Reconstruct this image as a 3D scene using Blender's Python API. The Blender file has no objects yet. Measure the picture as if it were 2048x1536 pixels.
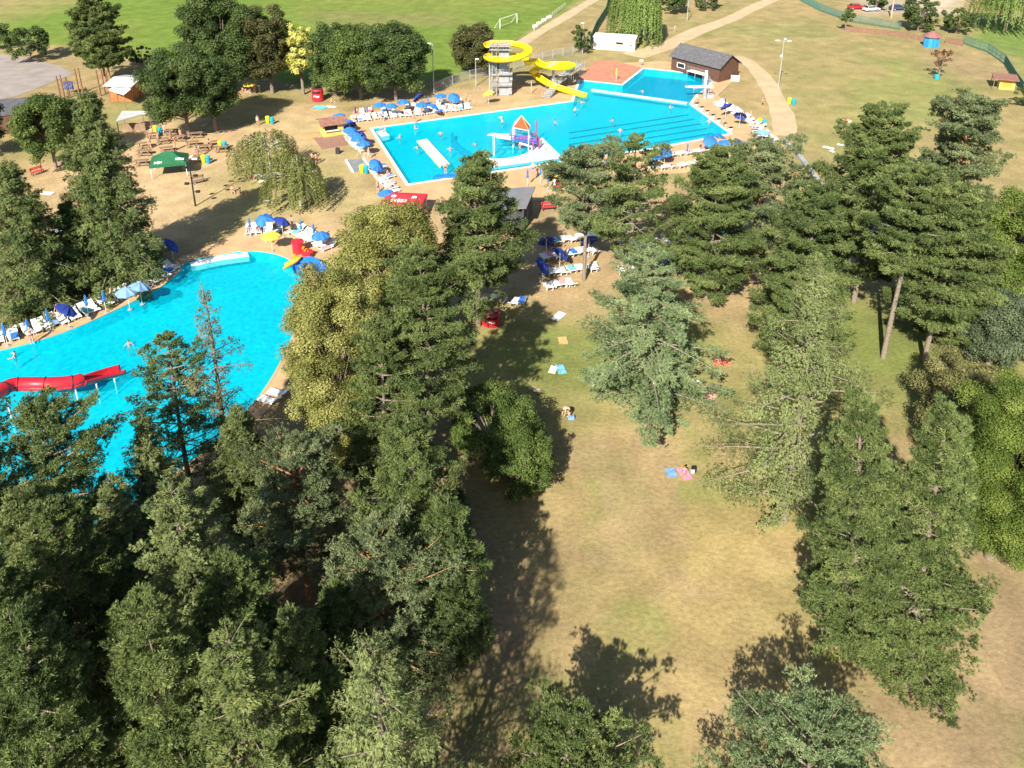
import bpy, bmesh, math, random
import numpy as np
from mathutils import Vector, Matrix
from mathutils.geometry import tessellate_polygon

random.seed(7)
SC = bpy.context.scene
COL = SC.collection
PI = math.pi

# ------------------------------------------------------------------ survey
# camera station and lens; G() turns a bearing in the survey photo (2048 x 1536) into a point on the ground
FOC, CX, CY, CAMH = 1665.0, 1024.0, 306.0, 43.2
TH = math.atan(646 / 1665.0)
ST, CT = math.sin(TH), math.cos(TH)
def G(px, py, z=0.0):
    u = (px - CX) / FOC; v = (py - CY) / FOC
    d = (u, CT - v * ST, -ST - v * CT)
    t = (CAMH - z) / -d[2]
    return Vector((d[0] * t, d[1] * t, z))
def proj(p):
    dz = p[2] - CAMH
    fw = p[1] * CT - dz * ST; dn = -p[1] * ST - dz * CT
    return CX + FOC * p[0] / fw, CY + FOC * dn / fw
def ppm(p):
    return FOC / (p[1] * CT - (p[2] - CAMH) * ST)
def height_for(base, ty):
    lo, hi = 0.0, 40.0
    for _ in range(40):
        m = (lo + hi) / 2
        if proj((base[0], base[1], m))[1] > ty: lo = m
        else: hi = m
    return lo

# ------------------------------------------------------------------ materials
MATS = {}
def nodes(name):
    m = bpy.data.materials.new(name); m.use_nodes = True
    nt = m.node_tree; b = nt.nodes['Principled BSDF']
    return m, nt, b
def mat(name, c, rough=.6, var=.18, scale=3.0, bump=0.0, metal=0.0, c2=None, spec=.3):
    if name in MATS: return MATS[name]
    m, nt, b = nodes(name)
    N = nt.nodes; L = nt.links
    tc = N.new('ShaderNodeTexCoord'); no = N.new('ShaderNodeTexNoise')
    no.inputs['Scale'].default_value = scale; no.inputs['Detail'].default_value = 5
    L.new(tc.outputs['Object'], no.inputs['Vector'])
    mx = N.new('ShaderNodeMix'); mx.data_type = 'RGBA'
    lo = c2 if c2 else tuple(max(0, v * (1 - var)) for v in c)
    hi = c if c2 else tuple(min(1, v * (1 + var)) for v in c)
    mx.inputs[6].default_value = (*lo, 1); mx.inputs[7].default_value = (*hi, 1)
    rp = N.new('ShaderNodeMapRange'); rp.inputs[1].default_value = .3; rp.inputs[2].default_value = .7
    L.new(no.outputs['Fac'], rp.inputs[0]); L.new(rp.outputs[0], mx.inputs[0])
    L.new(mx.outputs[2], b.inputs['Base Color'])
    b.inputs['Roughness'].default_value = rough; b.inputs['Metallic'].default_value = metal
    b.inputs['Specular IOR Level'].default_value = spec
    if bump:
        bp = N.new('ShaderNodeBump'); bp.inputs['Strength'].default_value = bump; bp.inputs['Distance'].default_value = .05
        L.new(no.outputs['Fac'], bp.inputs['Height']); L.new(bp.outputs[0], b.inputs['Normal'])
    MATS[name] = m
    return m
def plank_mat(name, c, c2, axis=2, freq=6.0, rough=.7):
    if name in MATS: return MATS[name]
    m, nt, b = nodes(name); N = nt.nodes; L = nt.links
    tc = N.new('ShaderNodeTexCoord'); w = N.new('ShaderNodeTexWave')
    w.wave_type = 'BANDS'; w.bands_direction = 'XYZ'[axis]; w.inputs['Scale'].default_value = freq
    w.inputs['Distortion'].default_value = .6; w.inputs['Detail'].default_value = 2
    L.new(tc.outputs['Object'], w.inputs['Vector'])
    no = N.new('ShaderNodeTexNoise'); no.inputs['Scale'].default_value = 2.2; no.inputs['Detail'].default_value = 6
    L.new(tc.outputs['Object'], no.inputs['Vector'])
    ad = N.new('ShaderNodeMath'); ad.operation = 'MULTIPLY_ADD'; ad.inputs[1].default_value = .45
    L.new(w.outputs['Fac'], ad.inputs[0]); L.new(no.outputs['Fac'], ad.inputs[2])
    rp = N.new('ShaderNodeValToRGB'); rp.color_ramp.elements[0].color = (*c2, 1); rp.color_ramp.elements[1].color = (*c, 1)
    rp.color_ramp.elements[0].position = .35; rp.color_ramp.elements[1].position = .85
    L.new(ad.outputs[0], rp.inputs[0]); L.new(rp.outputs[0], b.inputs['Base Color'])
    b.inputs['Roughness'].default_value = rough
    MATS[name] = m
    return m
def leaf_mat(name, dark, mid, light, trans=.35):
    if name in MATS: return MATS[name]
    m, nt, b = nodes(name); N = nt.nodes; L = nt.links
    at = N.new('ShaderNodeAttribute'); at.attribute_name = 'tint'
    rp = N.new('ShaderNodeValToRGB'); e = rp.color_ramp.elements
    e[0].position = 0; e[0].color = (*dark, 1); e[1].position = 1; e[1].color = (*light, 1)
    k = e.new(.5); k.color = (*mid, 1)
    L.new(at.outputs['Fac'], rp.inputs[0])
    L.new(rp.outputs[0], b.inputs['Base Color']); b.inputs['Roughness'].default_value = .6
    b.inputs['Specular IOR Level'].default_value = .25
    tr = N.new('ShaderNodeBsdfTranslucent'); L.new(rp.outputs[0], tr.inputs[0])
    mx = N.new('ShaderNodeMixShader'); mx.inputs[0].default_value = trans
    L.new(b.outputs[0], mx.inputs[1]); L.new(tr.outputs[0], mx.inputs[2])
    L.new(mx.outputs[0], N['Material Output'].inputs['Surface'])
    MATS[name] = m
    return m

WHITE = mat('white_plastic', (.74, .74, .73), .45, .06)
WPAINT = mat('white_paint', (.78, .78, .75), .6, .08)
BLUE = mat('blue_canvas', (.025, .15, .5), .8, .2, 2)
DBLUE = mat('navy_canvas', (.02, .045, .25), .8, .2, 2)
PBLUE = mat('faded_blue_canvas', (.16, .3, .52), .8, .2, 2)
YELLOW = mat('yellow_gloss', (.85, .62, .01), .3, .08, .7, spec=.5)
YCANVAS = mat('yellow_canvas', (.8, .62, .06), .8, .1, 2)
RED = mat('red_gloss', (.62, .02, .035), .3, .12, 1.5, spec=.5)
REDC = mat('red_canvas', (.6, .03, .05), .7, .12, 2)
ORANGE = mat('orange_gloss', (.85, .33, .02), .35, .1, 2)
BGLOSS = mat('blue_gloss', (.01, .16, .55), .3, .1, 2, spec=.5)
TEAL = mat('teal_plastic', (.02, .33, .5), .5, .1)
STEEL = mat('galvanised_steel', (.42, .43, .44), .45, .15, 6, metal=.3)
DARK = mat('black_metal', (.02, .02, .022), .6, .2)
CONC = mat('concrete_grey', (.3, .3, .31), .85, .2, 1.4, .2)
LCONC = mat('concrete_pale', (.62, .6, .57), .85, .1, 1.4)
SLATE = mat('slate_roof', (.1, .1, .11), .75, .25, 2, .3)
BROOF = mat('brown_roof', (.24, .12, .09), .8, .25, 2, .3)
GREYROOF = mat('grey_sheet_roof', (.42, .43, .42), .6, .12, 1)
WOODD = plank_mat('dark_stain_and_shade_boards', (.12, .055, .035), (.04, .02, .014), 2, 5)
WOODO = plank_mat('orange_stained_boards', (.5, .19, .06), (.3, .1, .03), 0, 6)
WOODY = plank_mat('yellow_stained_boards', (.78, .5, .13), (.58, .33, .07), 2, 5)
WOODB = plank_mat('brown_deck_boards', (.3, .17, .13), (.18, .1, .075), 0, 5)
WOODT = plank_mat('brown_table_boards', (.27, .17, .11), (.15, .09, .06), 0, 5)
GREENC = mat('green_canvas', (.015, .115, .05), .75, .12, 2)
ROSE = mat('rose_towel', (.65, .3, .3), .9, .2, 6)
TURQ = mat('turquoise_towel', (.12, .5, .6), .9, .25, 5)
CREAM = mat('cream_cloth', (.75, .68, .5), .9, .1, 5)
FENCEG = mat('green_fence', (.06, .17, .14), .6, .15, 4)
SKINS = [mat('skin_fair', (.62, .37, .26), .55, .06), mat('skin_tan', (.48, .26, .16), .55, .06), mat('skin_pink', (.66, .34, .27), .55, .06)]
HAIRS = [mat('hair_dark', (.03, .02, .015), .6), mat('hair_brown', (.1, .055, .03), .6), mat('hair_blond', (.4, .28, .12), .6)]

# ------------------------------------------------------------------ mesh builder
class MB:
    def __init__(s):
        s.v = []; s.f = []; s.m = []; s.mats = []; s.M = Matrix.Identity(4)
    def mi(s, m):
        if m not in s.mats: s.mats.append(m)
        return s.mats.index(m)
    def add(s, vs, fs, m):
        n = len(s.v); i = s.mi(m)
        s.v += [tuple(s.M @ Vector(v)) for v in vs]
        for f in fs: s.f.append([a + n for a in f]); s.m.append(i)
    def box(s, c, d, m, rz=0, rx=0, ry=0):
        R = Matrix.Translation(c) @ Matrix.Rotation(rz, 4, 'Z') @ Matrix.Rotation(ry, 4, 'Y') @ Matrix.Rotation(rx, 4, 'X')
        x, y, z = d[0] / 2, d[1] / 2, d[2] / 2
        vs = [R @ Vector(p) for p in ((-x, -y, -z), (x, -y, -z), (x, y, -z), (-x, y, -z), (-x, -y, z), (x, -y, z), (x, y, z), (-x, y, z))]
        s.add(vs, [(0, 3, 2, 1), (4, 5, 6, 7), (0, 1, 5, 4), (1, 2, 6, 5), (2, 3, 7, 6), (3, 0, 4, 7)], m)
    def bar(s, a, b, w, m, h=None):
        s.tube([a, b], w / 2, m, 4)
    def tube(s, pts, r, m, n=8, cap=True):
        pts = [Vector(p) for p in pts]
        rs = r if isinstance(r, (list, tuple)) else [r] * len(pts)
        vs = []; fs = []
        for i, p in enumerate(pts):
            t = (pts[min(i + 1, len(pts) - 1)] - pts[max(i - 1, 0)]).normalized()
            ref = Vector((0, 0, 1)) if abs(t.z) < .9 else Vector((1, 0, 0))
            a = t.cross(ref).normalized(); b = a.cross(t)
            for k in range(n):
                q = 2 * PI * (k + .5) / n
                vs.append(p + (a * math.cos(q) + b * math.sin(q)) * rs[i])
        for i in range(len(pts) - 1):
            for k in range(n):
                k2 = (k + 1) % n
                fs.append((i * n + k, i * n + k2, i * n + n + k2, i * n + n + k))
        if cap:
            fs.append(tuple(range(n))[::-1]); e = (len(pts) - 1) * n
            fs.append(tuple(range(e, e + n)))
        s.add(vs, fs, m)
    def lathe(s, prof, c, m, n=16, cap=True):
        vs = []; fs = []
        for r, z in prof:
            for k in range(n):
                a = 2 * PI * k / n
                vs.append((c[0] + r * math.cos(a), c[1] + r * math.sin(a), c[2] + z))
        for i in range(len(prof) - 1):
            for k in range(n):
                k2 = (k + 1) % n
                fs.append((i * n + k, i * n + k2, i * n + n + k2, i * n + n + k))
        if cap:
            fs.append(tuple(range(n))[::-1]); e = (len(prof) - 1) * n
            fs.append(tuple(range(e, e + n)))
        s.add(vs, fs, m)
    def prism(s, poly, z0, z1, m):
        n = len(poly)
        ar = sum(poly[i][0] * poly[(i + 1) % n][1] - poly[(i + 1) % n][0] * poly[i][1] for i in range(n))
        if ar < 0: poly = poly[::-1]
        vs = [(p[0], p[1], z0) for p in poly] + [(p[0], p[1], z1) for p in poly]
        fs = [tuple(range(n))[::-1], tuple(range(n, 2 * n))] + [(i, (i + 1) % n, n + (i + 1) % n, n + i) for i in range(n)]
        s.add(vs, fs, m)
    def slab(s, corners, t, m):
        """closed slab: corner loop in 3D, thickened downward by t"""
        n = len(corners); c = [Vector(p) for p in corners]
        vs = c + [p - Vector((0, 0, t)) for p in c]
        fs = [tuple(range(n)), tuple(range(n, 2 * n))[::-1]] + [(i, n + i, n + (i + 1) % n, (i + 1) % n) for i in range(n)]
        s.add(vs, fs, m)
    def mesh(s, name, smooth=False):
        me = bpy.data.meshes.new(name)
        me.from_pydata(s.v, [], s.f)
        for m in s.mats: me.materials.append(m)
        me.polygons.foreach_set('material_index', s.m)
        if smooth: me.polygons.foreach_set('use_smooth', [True] * len(s.f))
        me.update()
        bm = bmesh.new(); bm.from_mesh(me); bmesh.ops.recalc_face_normals(bm, faces=bm.faces[:]); bm.to_mesh(me); bm.free()
        return me
    def build(s, name, parent=None, smooth=False, label=None):
        o = bpy.data.objects.new(name, s.mesh(name, smooth)); COL.objects.link(o)
        if parent is not None: o.parent = parent
        if label: o['label'] = label
        return o

def tag(o, label, cat, group=None, kind=None):
    o['label'] = label; o['category'] = cat
    if group: o['group'] = group
    if kind: o['kind'] = kind
    return o
def struct(o, label=None):
    o['kind'] = 'structure'
    if label: o['label'] = label
    return o
def thing(name, label, cat, loc=(0, 0, 0), rz=0, group=None):
    o = bpy.data.objects.new(name, None); COL.objects.link(o)
    o.empty_display_size = .3
    o.location = loc; o.rotation_euler = (0, 0, rz)
    return tag(o, label, cat, group)
def put(o, loc, rz=0, label=None, cat=None, group=None):
    o.location = loc; o.rotation_euler = (0, 0, rz)
    if label: o['label'] = label
    if cat: o['category'] = cat
    if group: o['group'] = group
    return o
def copy_tree(o, parent=None):
    c = o.copy(); COL.objects.link(c); c.parent = parent
    for ch in list(o.children): copy_tree(ch, c)
    return c
class Kind:
    """first use places the built thing itself, later uses copy it with its parts"""
    def __init__(s, make): s.make = make; s.proto = None
    def __call__(s, loc, rz=0, label=None, cat=None, group=None):
        if s.proto is None:
            s.proto = s.make(); o = s.proto
        else:
            o = copy_tree(s.proto)
        return put(o, loc, rz, label, cat, group)
ORD = ['first', 'second', 'third', 'fourth', 'fifth', 'sixth', 'seventh', 'eighth', 'ninth', 'tenth', 'eleventh', 'twelfth', 'thirteenth',
       'fourteenth', 'fifteenth', 'sixteenth', 'seventeenth', 'eighteenth', 'nineteenth', 'twentieth', 'twenty-first', 'twenty-second',
       'twenty-third', 'twenty-fourth', 'twenty-fifth', 'twenty-sixth', 'twenty-seventh', 'twenty-eighth']

# ------------------------------------------------------------------ numpy helpers
def vnoise(x, y, sc, seed):
    r = np.random.default_rng(seed).random((256, 256))
    x = x / sc; y = y / sc
    xi = np.floor(x).astype(int); yi = np.floor(y).astype(int)
    fx = x - xi; fy = y - yi
    fx = fx * fx * (3 - 2 * fx); fy = fy * fy * (3 - 2 * fy)
    a = r[xi % 256, yi % 256]; b = r[(xi + 1) % 256, yi % 256]; c = r[xi % 256, (yi + 1) % 256]; d = r[(xi + 1) % 256, (yi + 1) % 256]
    return (a * (1 - fx) + b * fx) * (1 - fy) + (c * (1 - fx) + d * fx) * fy
def fbm(x, y, sc, seed, o=4):
    v = 0; a = .5; t = 0
    for i in range(o):
        v = v + a * vnoise(x, y, sc / 2 ** i, seed + i); t += a; a *= .5
    return v / t
def sdist(x, y, poly):
    """signed distance to polygon, negative inside"""
    d = np.full(x.shape, 1e18); ins = np.zeros(x.shape, bool); n = len(poly)
    for i in range(n):
        ax, ay = poly[i][0], poly[i][1]; bx, by = poly[(i + 1) % n][0], poly[(i + 1) % n][1]
        ex, ey = bx - ax, by - ay
        t = np.clip(((x - ax) * ex + (y - ay) * ey) / (ex * ex + ey * ey + 1e-12), 0, 1)
        d = np.minimum(d, (x - ax - t * ex) ** 2 + (y - ay - t * ey) ** 2)
        if ay != by:
            c = ((ay > y) != (by > y)) & (x < (bx - ax) * (y - ay) / (by - ay) + ax)
            ins ^= c
    d = np.sqrt(d)
    return np.where(ins, -d, d)
def gpoly(pts, z=0): return [G(a, b, z) for a, b in pts]
def smooth_loop(pts, sub=6, closed=True):
    """Catmull-Rom through points"""
    n = len(pts); out = []
    for i in range(n if closed else n - 1):
        g = lambda k: pts[k % n] if closed else pts[max(0, min(n - 1, k))]
        p0, p1, p2, p3 = (Vector(g(i + k)) for k in (-1, 0, 1, 2))
        for j in range(sub):
            t = j / sub
            out.append(.5 * (2 * p1 + (p2 - p0) * t + (2 * p0 - 5 * p1 + 4 * p2 - p3) * t * t + (3 * p1 - p0 - 3 * p2 + p3) * t ** 3))
    if not closed: out.append(Vector(pts[-1]))
    return out
def offset_poly(poly, d):
    n = len(poly); out = []
    ar = sum(poly[i][0] * poly[(i + 1) % n][1] - poly[(i + 1) % n][0] * poly[i][1] for i in range(n))
    sg = 1 if ar > 0 else -1
    for i in range(n):
        a, b, c = Vector(poly[i - 1]).to_2d(), Vector(poly[i]).to_2d(), Vector(poly[(i + 1) % n]).to_2d()
        e1 = (b - a).normalized(); e2 = (c - b).normalized()
        n1 = Vector((e1.y, -e1.x)) * sg; n2 = Vector((e2.y, -e2.x)) * sg
        m = n1 + n2; l = m.length
        m = m / l if l > 1e-6 else n1
        k = d / max(.4, m.dot(n1))
        out.append(Vector((b.x + m.x * k, b.y + m.y * k, 0)))
    return out
def sheet(name, loops, z, m):
    """flat sheet at height z, loops[0] outline, the rest holes"""
    ls = [[Vector((p[0], p[1], 0)) for p in l] for l in loops]
    tri = tessellate_polygon(ls)
    vs = [(p.x, p.y, z) for l in ls for p in l]
    me = bpy.data.meshes.new(name); me.from_pydata(vs, [], [list(t) for t in tri]); me.materials.append(m); me.update()
    bm = bmesh.new(); bm.from_mesh(me)
    for f in bm.faces:
        f.normal_update()
        if f.normal.z < 0: f.normal_flip()
    bm.to_mesh(me); bm.free()
    o = bpy.data.objects.new(name, me); COL.objects.link(o)
    return o
# ------------------------------------------------------------------ pools outline (world)
BIGPOOL = gpoly([(745, 257), (817, 368), (1005, 340), (1135, 321), (1300, 297), (1459, 267), (1378, 208), (1391, 190), (1412, 178), (1428, 152),
                 (1288, 137), (1246, 170), (1160, 161), (1147, 203)])
SMALLPOOL = smooth_loop(gpoly([(-240, 770), (-60, 716), (60, 686), (150, 656), (250, 611), (320, 575), (358, 544), (374, 523), (432, 511), (495, 502), (556, 510), (596, 532),
                 (612, 566), (600, 630), (570, 705), (520, 790), (430, 885), (330, 960), (180, 1060), (0, 1130), (-200, 1180), (-420, 1080), (-420, 900)]), 4)

# ------------------------------------------------------------------ ground sheet with its real colours (dry grass, green grass, dirt)
def build_ground():
    xs = np.concatenate([[-900, -500, -300, -200, -150], np.arange(-115, 125.1, .5), [150, 200, 300, 500, 900]])
    ys = np.concatenate([[-400, -200, -80, -30, 0], np.arange(8, 150, .5), np.arange(150, 262, .9), [290, 340, 420, 600, 1000, 1600]])
    X, Y = np.meshgrid(xs, ys, indexing='ij'); x = X.ravel(); y = Y.ravel()
    nx, ny = len(xs), len(ys)
    wx = x + (fbm(x, y, 6, 3) - .5) * 5; wy = y + (fbm(x, y, 6, 9) - .5) * 5
    big = fbm(x, y, 16, 21); med = fbm(x, y, 4, 33); fin = fbm(x, y, 1.3, 55)
    dry = np.array([.315, .238, .114]); drg = np.array([.24, .222, .088]); grn = np.array([.135, .165, .045])
    sand = np.array([.44, .315, .175]); brn = np.array([.25, .18, .105]); fld = np.array([.135, .2, .035])
    def mixc(c, t): return c * (1 - t[:, None])
    w = np.clip((big * .6 + med * .4 - .36) / .26, 0, 1)
    col = drg * (1 - w[:, None]) + dry * w[:, None]
    def zone(pts, c, soft=2.5, amt=1.0, mott=.0):
        nonlocal col
        s = sdist(wx, wy, gpoly(pts))
        a = np.clip(.5 - s / soft / 2, 0, 1) * amt
        if mott: a = a * np.clip(1 - mott + mott * 2 * (med * .5 + fin * .5), 0, 1)
        col = col * (1 - a[:, None]) + np.asarray(c) * a[:, None]
    # near lawn
    zone([(1000, 620), (1380, 640), (1420, 800), (1250, 830), (1000, 830)], grn * 1.25, 5, .8, .6)
    zone([(1000, 690), (1200, 700), (1130, 830), (1000, 850)], grn, 4, .75, .5)
    zone([(1600, 600), (1950, 610), (1950, 760), (1700, 800), (1560, 700)], grn * 1.1, 4, .9, .5)
    zone([(1430, 540), (1500, 560), (1480, 650), (1370, 650)], sand * .85, 2.5, .9)
    zone([(1060, 560), (1200, 580), (1180, 640), (1040, 630)], sand * .85, 3, .8)
    zone([(1010, 830), (1420, 800), (1580, 1100), (1560, 1536), (1000, 1600)], dry, 6, .8, .4)
    zone([(1250, 800), (1390, 810), (1400, 900), (1240, 890)], sand * .88, 3, .55)
    zone([(1340, 1000), (1560, 960), (1600, 1100), (1400, 1300)], dry * np.array([.95, .98, .8]), 6, .6, .5)
    zone([(1900, 1100), (2150, 1050), (2300, 1700), (1700, 1800), (1780, 1400)], brn * 1.05, 4, .9)
    zone([(-300, 800), (560, 790), (960, 820), (1010, 1536), (1010, 1900), (-600, 1900)], brn * .8, 5, .9, .4)
    zone([(-300, 560), (330, 480), (360, 540), (100, 660), (-300, 760)], brn * .9, 4, .85, .3)
    blot = np.clip((fbm(x, y, 7, 301) - .56) / .1, 0, 1) * np.clip((70 - y) / 20, 0, 1) * np.clip(fin * 1.6, 0, 1) * .55
    col = col * (1 - blot[:, None]) + (grn * 1.15) * blot[:, None]
    worn = np.clip((fbm(x, y, 5, 401) - .62) / .08, 0, 1) * np.clip((75 - y) / 20, 0, 1) * .5
    col = col * (1 - worn[:, None]) + np.array([.3, .215, .125]) * worn[:, None]
    # plaza and beaten earth round the pools
    zone([(60, 330), (200, 320), (275, 240), (330, 235), (520, 250), (560, 215), (660, 210), (720, 330), (800, 410), (880, 430), (900, 520), (640, 520), (480, 450), (330, 480), (120, 420)], sand, 2.5, 1)
    zone([(430, 340), (600, 310), (700, 330), (755, 420), (620, 430), (480, 460), (400, 440)], drg * 1.1, 4, .75, .6)
    zone([(545, 235), (625, 240), (640, 262), (625, 290), (690, 318), (690, 345), (610, 300)], drg * 1.15, 4, .5, .6)
    zone([(560, 190), (700, 190), (720, 215), (600, 220)], dry * .95, 3, .8, .4)
    zone([(840, 420), (1100, 400), (1560, 340), (1640, 430), (1850, 520), (1700, 560), (1080, 600), (880, 560)], sand * .8, 4, .75, .4)
    zone([(1350, 90), (1500, 95), (1600, 290), (1480, 250)], dry * 1.05, 2.5, .6)
    zone([(760, 190), (1000, 170), (1160, 140), (1160, 200), (960, 215), (760, 220)], sand * .95, 2.5, .9)
    # far right meadow
    zone([(1600, 140), (1800, 120), (2020, 200), (1990, 340), (1760, 350), (1640, 280)], grn * 1.4, 9, .5, .9)
    zone([(1450, 60), (1640, 30), (1700, 70), (1620, 110), (1480, 110)], drg * 1.05, 6, .6, .6)
    zone([(1880, 90), (2010, 140), (2010, 170), (1850, 140)], brn * 1.15, 5, .7, .4)
    zone([(1940, 80), (2020, 110), (2060, 180), (2300, 300), (2300, 0), (1950, 40)], np.array([.14, .21, .05]), 3, .95, .5)
    zone([(1700, -20), (1850, -10), (1900, 30), (1720, 40)], np.array([.36, .3, .22]), 3, .8)
    zone([(1820, -30), (1950, -30), (1900, 25), (1840, 22)], np.array([.5, .42, .32]), 3, .8)
    # sports field and its margins
    zone([(-400, 75), (0, 60), (135, 15), (330, -60), (1300, -70), (1150, 2), (1050, 72), (985, 125), (900, 158), (600, 172), (270, 118), (130, 90), (-400, 120)], fld, 2, 1)
    zone([(600, 20), (900, 25), (950, 50), (650, 55)], np.array([.24, .19, .09]), 5, .5, .6)
    zone([(520, -20), (1100, -30), (1060, 20), (620, 15)], np.array([.22, .22, .06]), 8, .5, .5)
    zone([(130, 60), (270, 40), (270, 110), (140, 95)], np.array([.2, .22, .05]), 4, .6, .5)
    zone([(-300, 0), (130, -5), (60, 35), (-300, 70)], dry * 1.05, 3, .9)
    zone([(-300, 92), (150, 95), (240, 130), (200, 215), (-100, 210)], dry * .95, 3, .9, .4)
    zone([(1060, 88), (1165, 30), (1190, 90), (1075, 115)], dry * .95, 2.5, .9, .3)
    dryer = np.clip((fbm(x, y, 22, 511) - .5) / .12, 0, 1) * np.clip((y - 85) / 25, 0, 1) * np.clip((x - 30) / 15, 0, 1) * .55
    col = col * (1 - dryer[:, None]) + dry * dryer[:, None]
    mott = (.86 + .28 * med) * (.88 + .24 * fin)
    col = np.clip(col * mott[:, None], 0, 1)
    z = (fbm(x, y, 9, 71) - .5) * .04 - .02
    keep = np.ones((nx - 1, ny - 1), bool)
    for P in (BIGPOOL, SMALLPOOL):
        s = sdist(x, y, P).reshape(nx, ny) < .35
        k = s[:-1, :-1] | s[1:, :-1] | s[:-1, 1:] | s[1:, 1:]
        keep &= ~k
    idx = np.arange(nx * ny).reshape(nx, ny)
    q = np.stack([idx[:-1, :-1], idx[1:, :-1], idx[1:, 1:], idx[:-1, 1:]], -1)[keep]
    me = bpy.data.meshes.new('ground')
    me.vertices.add(nx * ny); me.vertices.foreach_set('co', np.stack([x, y, z], 1).ravel())
    me.loops.add(q.size); me.loops.foreach_set('vertex_index', q.ravel())
    me.polygons.add(len(q)); me.polygons.foreach_set('loop_start', np.arange(0, q.size, 4))
    me.update(calc_edges=True)
    a = me.color_attributes.new('earth', 'FLOAT_COLOR', 'POINT')
    a.data.foreach_set('color', np.concatenate([col, np.ones((len(col), 1))], 1).ravel())
    m, nt, b = nodes('ground_cover'); N = nt.nodes; L = nt.links
    at = N.new('ShaderNodeAttribute'); at.attribute_name = 'earth'
    tc = N.new('ShaderNodeTexCoord')
    n1 = N.new('ShaderNodeTexNoise'); n1.inputs['Scale'].default_value = 3.2; n1.inputs['Detail'].default_value = 8; n1.inputs['Roughness'].default_value = .7
    n2 = N.new('ShaderNodeTexNoise'); n2.inputs['Scale'].default_value = .35; n2.inputs['Detail'].default_value = 6
    mp = N.new('ShaderNodeMapping'); mp.inputs['Scale'].default_value = (.8, 1.1, 1)
    L.new(tc.outputs['Object'], mp.inputs['Vector'])
    L.new(mp.outputs[0], n1.inputs['Vector']); L.new(tc.outputs['Object'], n2.inputs['Vector'])
    r1 = N.new('ShaderNodeMapRange'); r1.inputs[1].default_value = .3; r1.inputs[2].default_value = .7; r1.inputs[3].default_value = .7; r1.inputs[4].default_value = 1.25
    r2 = N.new('ShaderNodeMapRange'); r2.inputs[1].default_value = .3; r2.inputs[2].default_value = .7; r2.inputs[3].default_value = .84; r2.inputs[4].default_value = 1.14
    L.new(n1.outputs['Fac'], r1.inputs[0]); L.new(n2.outputs['Fac'], r2.inputs[0])
    mu = N.new('ShaderNodeMath'); mu.operation = 'MULTIPLY'; L.new(r1.outputs[0], mu.inputs[0]); L.new(r2.outputs[0], mu.inputs[1])
    vm = N.new('ShaderNodeVectorMath'); vm.operation = 'SCALE'
    L.new(at.outputs['Color'], vm.inputs[0]); L.new(mu.outputs[0], vm.inputs['Scale'])
    L.new(vm.outputs[0], b.inputs['Base Color']); b.inputs['Roughness'].default_value = .95; b.inputs['Specular IOR Level'].default_value = .1
    bp = N.new('ShaderNodeBump'); bp.inputs['Strength'].default_value = .5; bp.inputs['Distance'].default_value = .08
    L.new(n1.outputs['Fac'], bp.inputs['Height']); L.new(bp.outputs[0], b.inputs['Normal'])
    me.materials.append(m)
    o = bpy.data.objects.new('ground', me); COL.objects.link(o)
    struct(o, 'dry tan and green lawns with beaten earth round the pools')
build_ground()

# ------------------------------------------------------------------ paving, paths, asphalt
SANDP = mat('beige_paving', (.47, .31, .165), .9, .13, .5, .1)
TERR = mat('terracotta_paving', (.44, .19, .12), .85, .15, .8)
ASPH = mat('grey_asphalt', (.27, .235, .215), .9, .16, .35, .2)
TRACK = mat('pale_gravel', (.44, .335, .205), .95, .14, .4, .2)
bigdeck = gpoly([(690, 262), (694, 240), (708, 222), (960, 214), (1100, 196), (1143, 175), (1152, 152), (1240, 126), (1330, 122), (1450, 140), (1466, 160), (1436, 192), (1500, 232), (1552, 268),
                 (1572, 300), (1500, 338), (1300, 350), (1150, 372), (1085, 400), (900, 410), (842, 424), (792, 424), (745, 350), (715, 300)])
bp_in = offset_poly(BIGPOOL, .02)
struct(sheet('pool_deck', [bigdeck, bp_in], .012, SANDP), 'beige paved deck round the big pool')
sd_out = offset_poly(SMALLPOOL, 1.5)
struct(sheet('pool_deck', [sd_out, offset_poly(SMALLPOOL, .02)], .012, SANDP), 'beige paved deck round the curved pool')
struct(sheet('pool_deck', [gpoly([(382, 505), (470, 470), (480, 455), (670, 455), (700, 520), (640, 560), (600, 520), (556, 498), (495, 491)])], .008, SANDP), 'wide beige terrace behind the curved pool')
struct(sheet('terrace', [gpoly([(1153, 157), (1158, 160), (1244, 169), (1285, 136), (1225, 121), (1190, 124)])], .017, TERR), 'terracotta paved sun terrace beside the diving pool')
def ribbon(name, pts, w, z, m, lab):
    c = smooth_loop([G(*p) for p in pts], 8, False); L_, R_ = [], []
    for i, p in enumerate(c):
        t = (c[min(i + 1, len(c) - 1)] - c[max(i - 1, 0)]).normalized()
        n = Vector((-t.y, t.x, 0)); ww = (w if not callable(w) else w(i / (len(c) - 1))) * (1 + .07 * math.sin(i * .45) + .05 * math.sin(i * 1.1))
        L_.append(p + n * ww / 2); R_.append(p - n * ww / 2)
    return struct(sheet(name, [L_ + R_[::-1]], z, m), lab)
ribbon('path', [(1466, 112), (1500, 128), (1530, 160), (1552, 200), (1566, 235), (1570, 272)], lambda t: 3.0 + .8 * t, .008, TRACK, 'pale gravel footpath curving past the tall lamp post')
ribbon('path', [(1265, 112), (1330, 92), (1395, 62), (1460, 38), (1530, 5), (1620, -30)], lambda t: 5.2 - 2 * t, .008, TRACK, 'pale gravel track climbing from the white cabin to the top gate')
ribbon('road', [(1040, 88), (1075, 66), (1120, 40), (1180, 4), (1260, -40)], 3.0, .008, TRACK, 'gravel track beside the sports field')
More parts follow.
